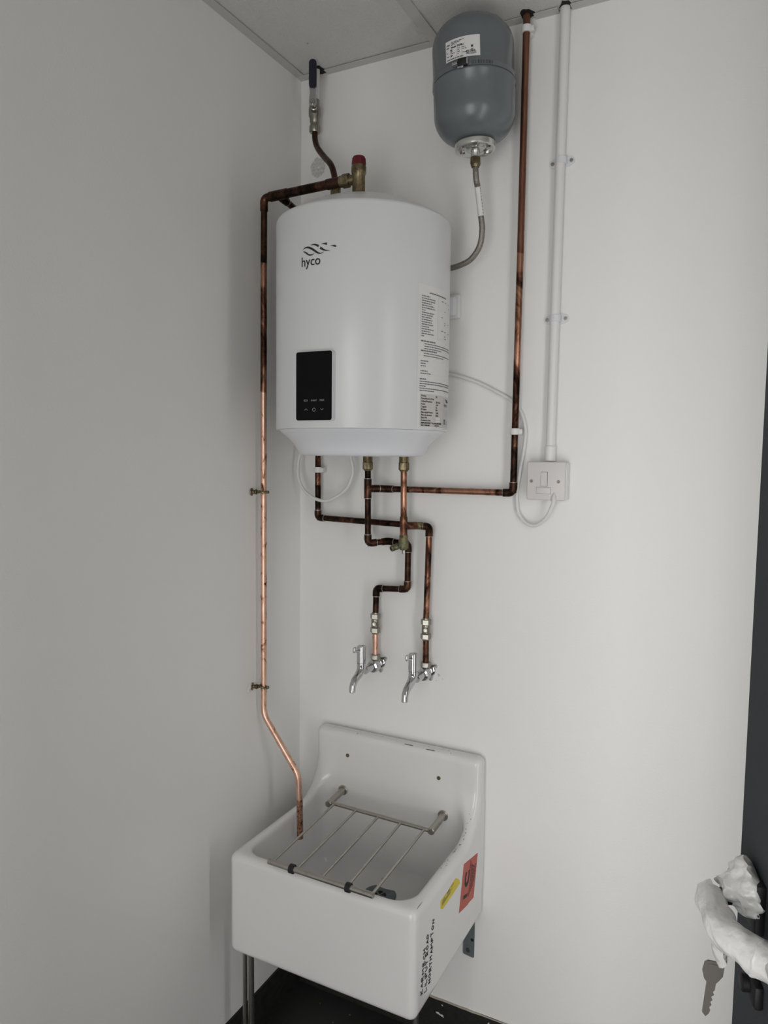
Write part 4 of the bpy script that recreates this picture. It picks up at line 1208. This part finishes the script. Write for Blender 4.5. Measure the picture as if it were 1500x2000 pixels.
# ------------------------------------------------------------------ sink (signed-distance surface, meshed with surface nets)
sx0, sx1 = 0.080, 0.540
YF, ZR, ZB, ZS = -0.404, 0.597, 0.364, 0.766
def sdbox2(y, z, y0, y1, z0, z1):
    dy = np.abs(y - (y0 + y1) / 2) - (y1 - y0) / 2
    dz_ = np.abs(z - (z0 + z1) / 2) - (z1 - z0) / 2
    return np.minimum(np.maximum(dy, dz_), 0) + np.hypot(np.maximum(dy, 0), np.maximum(dz_, 0))
def sink_sdf(x, y, z):
    r = 0.017
    a = sdbox2(y, z, YF + r, -r, ZB + r, ZR - r)
    b = sdbox2(y, z, -0.044 + r, -r, ZR - 0.06, ZS - r)
    R = 0.115
    u = np.maximum(R - a, 0); w = np.maximum(R - b, 0)
    d2 = np.maximum(R, np.minimum(a, b)) - np.hypot(u, w)
    dx = np.abs(x - (sx0 + sx1) / 2) - ((sx1 - sx0) / 2 - r)
    outer = np.minimum(np.maximum(d2, dx), 0) + np.hypot(np.maximum(d2, 0), np.maximum(dx, 0)) - r
    outer = np.maximum(outer, y + 0.0005)          # flat against the wall
    # bowl
    q = 0.045
    zf = 0.398
    cx = np.abs(x - 0.310) - (0.203 - q)
    cy = np.abs(y - (-0.379 - 0.046) / 2) - ((0.379 - 0.046) / 2 - q)
    cz = np.abs(z - (zf + 1.3) / 2) - ((1.3 - zf) / 2 - q)
    cav = np.minimum(np.maximum(np.maximum(cx, cy), cz), 0) + np.sqrt(np.maximum(cx, 0) ** 2 + np.maximum(cy, 0) ** 2 + np.maximum(cz, 0) ** 2) - q
    Rr = 0.010
    ia = outer; ib = -cav
    u = np.maximum(Rr + ia, 0); w = np.maximum(Rr + ib, 0)
    return np.minimum(-Rr, np.maximum(ia, ib)) + np.hypot(u, w)
def surface_nets(f, org, h):
    s = f < 0
    nx, ny, nz = f.shape
    acc = np.zeros((nx - 1, ny - 1, nz - 1, 3)); cnt = np.zeros((nx - 1, ny - 1, nz - 1))
    offs = [(i, j, k) for i in (0, 1) for j in (0, 1) for k in (0, 1)]
    def sl(o):
        return tuple(slice(o[d], o[d] + f.shape[d] - 1) for d in range(3))
    for o in offs:
        for d in range(3):
            if o[d] == 0:
                o2 = list(o); o2[d] = 1
                fa_, fb_ = f[sl(o)], f[sl(o2)]
                mk = (fa_ < 0) != (fb_ < 0)
                den = np.where(mk, fa_ - fb_, 1.0)
                t = fa_ / den
                for c in range(3):
                    val = o[c] + (t if c == d else 0)
                    acc[..., c] += np.where(mk, val, 0)
                cnt += mk
    cells = cnt > 0
    idx = -np.ones(cells.shape, int)
    idx[cells] = np.arange(cells.sum())
    ii = np.argwhere(cells)
    verts = (ii + acc[cells] / cnt[cells][:, None]) * h + org
    faces = []
    for d in range(3):
        o2 = [slice(0, n_) for n_ in f.shape]; o3 = [slice(0, n_) for n_ in f.shape]
        o2[d] = slice(0, f.shape[d] - 1); o3[d] = slice(1, f.shape[d])
        mk = s[tuple(o2)] != s[tuple(o3)]
        e = np.argwhere(mk)
        a, b = [c for c in range(3) if c != d]
        e = e[(e[:, a] > 0) & (e[:, b] > 0) & (e[:, a] < f.shape[a] - 1) & (e[:, b] < f.shape[b] - 1)]
        def g(da, db):
            q = e.copy(); q[:, a] -= da; q[:, b] -= db
            return idx[q[:, 0], q[:, 1], q[:, 2]]
        faces.append(np.stack([g(1, 1), g(0, 1), g(0, 0), g(1, 0)], 1))
    return verts, np.concatenate(faces)
hh = 0.0042
org = np.array([0.066, -0.420, 0.350])
gx = org[0] + hh * np.arange(int(0.49 / hh)); gy = org[1] + hh * np.arange(int(0.43 / hh)); gz = org[2] + hh * np.arange(int(0.43 / hh))
F = sink_sdf(gx[:, None, None], gy[None, :, None], gz[None, None, :])
V, Fc = surface_nets(F, org, hh)
sink = thing('cleaner_sink', (0.31, -0.2, ZB), 'white fireclay cleaner sink with high back against the wall', 'sink')
smb = MB(); smb.v = [tuple(v) for v in V]; smb.f = [list(map(int, q)) for q in Fc]
build(smb, 'bowl', 'ceramic', sink, smooth=180)

def snap(p, it=12):
    p = np.array(p, float)
    for _ in range(it):
        d = float(sink_sdf(*p)); e = 1e-4
        g = np.array([float(sink_sdf(*(p + np.eye(3)[i] * e))) - d for i in range(3)]) / e
        g /= max(np.linalg.norm(g), 1e-6)
        p = p - g * d
    return Vector(p), Vector(g)
# fixing screws in the upstand
for x, z in ((0.1765, 0.7045), (0.4325, 0.7000)):
    p, g = snap((x, -0.045, z))
    build(MB().lathe([(0.0052, -0.001), (0.0048, 0.0012), (0.0020, 0.0016), (0, 0.0008)], p, 16, g), 'fixing_screw', 'brass', sink)
# waste
WX, WYD, WZ = 0.3065, -0.1060, 0.3990
waste = build(MB().lathe([(0.0415, WZ - 0.004), (0.0420, WZ + 0.0006), (0.0405, WZ + 0.0022), (0.036, WZ + 0.0018), (0.020, WZ + 0.0006), (0, WZ + 0.0004)], (WX, WYD, 0), 48), 'waste', 'galv', sink, smooth=40)
for k in range(5):
    a0_ = math.radians(72 * k + 10); a1_ = a0_ + math.radians(48)
    pol = [(WX + 0.0045 * math.cos((a0_ + a1_) / 2), WYD + 0.0045 * math.sin((a0_ + a1_) / 2))] + [(WX + 0.0165 * math.cos(a0_ + (a1_ - a0_) * t / 6), WYD + 0.0165 * math.sin(a0_ + (a1_ - a0_) * t / 6)) for t in range(7)]
    build(MB().prism(pol, lambda a, b, d: (a, b, WZ + 0.0004 + d), 0.0010), 'grid_slot', 'hole', waste, smooth=0)
build(MB().lathe([(0.0045, 0), (0.0045, 0.004), (0.003, 0.005), (0.003, 0.009), (0.0045, 0.010), (0.0030, 0.014), (0, 0.0145)], (WX - 0.014, WYD + 0.047, WZ + 0.001), 16), 'plug_stud', 'chrome', sink)
# red paper label
def yz(off=0.0006):
    return lambda y, z: (sx1 + off, y, z)
def surf_fan(poly, off):
    vs = [(sx1 + off, y, z) for y, z in poly]
    n = len(vs)
    vs2 = vs + [(sx1 + off - 0.0004, y, z) for y, z in poly]
    return MB().add(vs2, [tuple(range(n)), tuple(range(n, 2 * n))[::-1]] + [(i, (i + 1) % n, n + (i + 1) % n, n + i) for i in range(n)])
rl = build(surf_fan([(-0.145, 0.5640), (-0.0527, 0.5445), (-0.0753, 0.4463), (-0.1101, 0.4518), (-0.1126, 0.4504), (-0.1701, 0.4620)], 0.0005), 'red_label', 'redlabel', sink, smooth=0)
# its print reads upwards; (s along reading direction, t up the letters)
ro = Vector((-0.1130, 0.4660)); rs = Vector((0.0245, 0.0985)).normalized(); rt_ = Vector((-rs.y, rs.x))
def rf(s, t):
    q = ro + rs * s + rt_ * t
    return (sx1 + 0.0010, q.x, q.y)
rb = MB()
add_text(rb, '1', 0.036, rf, 0.000, 0.010, 1.10, bold=0.0016)
add_text(rb, 'C', 0.038, rf, 0.030, 0.010, 1.30, bold=0.0018)
greek(rb, 0.062, 0.084, 0.0060, 0.0030, rf)
for i in range(5):
    greek(rb, 0.004 + 0.004 * i, 0.078 - 0.003 * i, -0.001 - 0.0055 * i, 0.0022, rf)
greek(rb, 0.030, 0.072, -0.0300, 0.0034, rf)
build(rb, 'label_print', 'ink', rl, smooth=0)
# torn yellow label
yl = build(surf_fan([(-0.2808, 0.5370), (-0.2679, 0.5279), (-0.2150, 0.5290), (-0.1680, 0.5315), (-0.1734, 0.5434), (-0.1927, 0.5570), (-0.2175, 0.5565), (-0.2392, 0.5528), (-0.2795, 0.5531)], 0.0005), 'yellow_label', 'yellow', sink, smooth=0)
yo = Vector((-0.2740, 0.5375)); ys_ = Vector((0.100, 0.006)).normalized(); yt = Vector((-ys_.y, ys_.x))
def yf(s, t):
    q = yo + ys_ * s + yt * t
    return (sx1 + 0.0010, q.x, q.y)
yb = MB()
greek(yb, 0.002, 0.050, 0.0010, 0.0018, yf); greek(yb, 0.002, 0.060, 0.0045, 0.0018, yf); greek(yb, 0.004, 0.018, 0.0085, 0.0022, yf)
greek(yb, 0.030, 0.046, 0.0090, 0.0040, yf); greek(yb, 0.052, 0.070, 0.0110, 0.0020, yf)
build(yb, 'label_print', 'greyink', yl, smooth=0)
# marker-pen address written up the side, hand strokes
GL = {
 'K': [[(0, 0), (0.05, 1)], [(0.65, 1), (0.05, 0.45), (0.7, 0)]],
 'A': [[(0, 0), (0.38, 1), (0.75, 0)], [(0.15, 0.38), (0.62, 0.38)]],
 'R': [[(0, 0), (0.05, 1), (0.5, 1), (0.6, 0.75), (0.45, 0.52), (0.05, 0.48), (0.68, 0)]],
 'M': [[(0, 0), (0.08, 1), (0.42, 0.35), (0.78, 1), (0.86, 0)]],
 'E': [[(0.6, 0.95), (0.05, 1), (0, 0), (0.62, 0.02)], [(0.03, 0.5), (0.5, 0.52)]],
 'C': [[(0.66, 0.85), (0.35, 1), (0.05, 0.7), (0.02, 0.3), (0.3, 0), (0.66, 0.14)]],
 'H': [[(0, 0), (0.05, 1)], [(0.62, 1), (0.62, 0)], [(0.02, 0.5), (0.62, 0.52)]],
 'L': [[(0.05, 1), (0, 0.02), (0.58, 0)]],
 'I': [[(0.1, 1), (0.1, 0)]],
 'P': [[(0, 0), (0.05, 1), (0.5, 1), (0.62, 0.75), (0.45, 0.5), (0.05, 0.48)]],
 'U': [[(0.02, 1), (0.02, 0.3), (0.3, 0), (0.6, 0.25), (0.62, 1)]],
 'T': [[(0, 1), (0.66, 0.98)], [(0.34, 1), (0.30, 0)]],
 'O': [[(0.35, 1), (0.05, 0.7), (0.05, 0.3), (0.35, 0), (0.65, 0.3), (0.65, 0.72), (0.35, 1)]],
 'D': [[(0.02, 0), (0.05, 1), (0.45, 0.92), (0.66, 0.55), (0.45, 0.1), (0.02, 0)]],
 'N': [[(0, 0), (0.05, 1), (0.6, 0.02), (0.66, 1)]],
}
ADV = {'I': 0.34, 'M': 1.12, ' ': 0.55}
def handwrite(mb, txt, ya, yb_, z0, z1, hgt):
    tot = sum(ADV.get(c, 0.92) for c in txt)
    k = (z1 - z0) / tot
    z = z0
    rnd2 = random.Random(len(txt))
    for c in txt:
        j = rnd2.uniform(-0.10, 0.10); sc_ = rnd2.uniform(0.84, 1.12)
        y = ya + (yb_ - ya) * (z - z0) / (z1 - z0)
        for st_ in GL.get(c, []):
            pts = [(sx1 + 0.0004, y - (b * sc_ + j) * hgt, z + (a * 0.98 + 0.12 * b) * k) for a, b in st_]
            mb.tube(densify(pts, 0.002), 0.00080, 6)
        z += ADV.get(c, 0.92) * k
hwm = MB()
handwrite(hwm, 'KARMECH', -0.3680, -0.3530, 0.4085, 0.5010, 0.0108)
handwrite(hwm, 'LILIPUT ROAD', -0.3480, -0.3400, 0.4010, 0.5220, 0.0100)
handwrite(hwm, 'NORTHAMPTON', -0.3270, -0.3120, 0.4060, 0.5370, 0.0112)
build(hwm, 'handwritten_address', 'ink', sink, smooth=0)
# chips and scuffs in the glaze
rnd = random.Random(21)
ch = MB()
spots = [(0.525, -0.12 - 0.03 * rnd.random(), 0.61) for _ in range(0)]
for _ in range(26):
    spots.append((rnd.uniform(0.515, 0.532), rnd.uniform(-0.165, -0.075), rnd.uniform(0.60, 0.66)))
for _ in range(8):
    spots.append((rnd.uniform(0.518, 0.530), rnd.uniform(-0.24, -0.20), 0.60))
for _ in range(12):
    spots.append((rnd.uniform(0.10, 0.50), rnd.uniform(-0.02, -0.035), ZS))
for _ in range(10):
    spots.append((rnd.uniform(0.21, 0.28), rnd.uniform(-0.33, -0.20), 0.40))
for s_ in spots:
    p, g = snap(s_)
    ch.lathe([(rnd.uniform(0.0006, 0.0016), 0.0002), (0, 0.0004)], p, 7, g)
for s_ in ((0.335, -0.036, ZS), (0.395, -0.040, ZS)):
    q = []
    for k in range(6):
        p, g = snap((s_[0] + 0.005 * k, s_[1], s_[2]))
        q.append(p + g * 0.0002)
    ch.tube(q, spread([0.0004, 0.0012, 0.0009, 0.0014, 0.0004], 6), 5)
q = []
for k in range(6):
    p, g = snap((0.534, -0.385 + 0.005 * k, ZR - 0.002)); q.append(p + g * 0.0002)
ch.tube(q, spread([0.0003, 0.0008, 0.0003], 6), 5)
build(ch, 'glaze_chips', 'greyink', sink, smooth=0)
# maker's marks left on the bowl floor
mk_ = MB()
for (x, y, w) in ((0.235, -0.262, 0.006), (0.246, -0.252, 0.003), (0.268, -0.262, 0.008)):
    pol = [(x + w * math.cos(a) * random.uniform(0.6, 1.1), y + w * 0.7 * math.sin(a) * random.uniform(0.6, 1.1)) for a in [k * 0.628 for k in range(10)]]
    mk_.prism(pol, lambda a, b, d: (a, b, 0.3975 + d), 0.0010)
build(mk_, 'floor_mark', 'greyink', sink, smooth=0)

# hinged bucket grating
gr = thing('bucket_grate', (0.31, -0.26, 0.60), 'stainless steel bucket grating with five bars resting on the sink rim', 'grate')
GZ = 0.611
RA = [Vector((x, y, GZ)) for x, y in ((0.1854, -0.1215), (0.2489, -0.1228), (0.3117, -0.1238), (0.3726, -0.1248), (0.4342, -0.1262))]
FZ = 0.6065
FA = [Vector((x, y, FZ)) for x, y in ((0.1980, -0.4000), (0.2595, -0.4000), (0.3225, -0.4005), (0.3850, -0.4005), (0.4420, -0.4010))]
for (x, xe) in ((0.1660, 0.1725), (0.4475, 0.4520)):
    p0, g = snap((x, -0.046, 0.611))
    hpst = build(MB().tube([(x, p0.y + 0.004, GZ), (xe, -0.131, GZ), (xe, -0.132, GZ)], [0.0082, 0.0082, 0.0070], 20), 'hinge_post', 'steel', gr)
    build(MB().lathe([(0.0130, -0.004), (0.0130, 0.0025), (0.0115, 0.004), (0.0082, 0.004)], (x, p0.y, GZ), 24, (0.04, -1, 0)), 'collar', 'steel', hpst)
build(MB().tube([(0.1690, -0.1205, GZ), (0.4500, -0.1268, GZ)], 0.0048, 16), 'rear_rail', 'steel', gr)
build(MB().tube([(0.1895, -0.4025, FZ), (0.4465, -0.4050, FZ)], 0.0062, 18), 'front_rail', 'steel', gr)
for a, b in zip(RA, FA):
    build(MB().tube([a, b], 0.0030, 12), 'bar', 'steel', gr)
for x in (0.2505, 0.3890):
    dvec = Vector((0.257, -0.0025, 0)).normalized()
    c = Vector((x, -0.4025 - 0.0025 * (x - 0.1895) / 0.257, FZ))
    build(MB().tube([c - dvec * 0.0055, c - dvec * 0.0048, c + dvec * 0.0048, c + dvec * 0.0055], [0.0088, 0.0098, 0.0098, 0.0088], 20), 'rubber_buffer', 'black', gr)

# legs and wall bracket under the sink
stand = thing('sink_stand', (0.30, -0.345, 0), 'stainless tubular stand under the sink with legs at the front', 'stand')
for x, r in ((0.0965, 0.0072), (0.0790, 0.0052), (0.5150, 0.0072)):
    lg_ = build(MB().tube([(x, -0.345, 0.004), (x, -0.345, ZB + 0.001)], r, 20), 'leg', 'steel', stand)
    build(MB().lathe([(r + 0.003, 0), (r + 0.003, 0.006), (r + 0.001, 0.010)], (x, -0.345, 0), 20), 'foot', 'black', lg_)
build(MB().tube([(0.0965, -0.345, ZB - 0.006), (0.5150, -0.345, ZB - 0.006)], 0.0055, 12), 'cross_rail', 'steel', stand)
br = thing('sink_bracket', (0.505, 0, 0.245), 'grey steel wall bracket under the right side of the sink', 'bracket')
build(MB().prism([(0.4905, 0.2480), (0.4930, 0.2450), (0.5170, 0.2420), (0.5190, 0.2440), (0.5190, 0.3720), (0.4905, 0.3720)], lambda a, b, d: (a, -d, b), 0.0040), 'plate', 'galv', br, smooth=0)
build(MB().prism([(0.0, 0.3620), (-0.30, 0.3620), (-0.30, 0.3540), (-0.02, 0.3320), (0.0, 0.3320)], lambda a, b, d: (0.4905 + d, a, b), 0.0040), 'arm', 'galv', br, smooth=0)
build(MB().lathe([(0.0062, 0.0035), (0.0055, 0.006), (0, 0.0066)], (0.5045, 0, 0.2590), 16, (0, -1, 0)), 'bolt', 'steel', br)
build(MB().lathe([(0.0045, 0.0035), (0.0040, 0.0045), (0, 0.0046)], (0.5140, 0, 0.2880), 12, (0, -1, 0)), 'slot', 'hole', br)
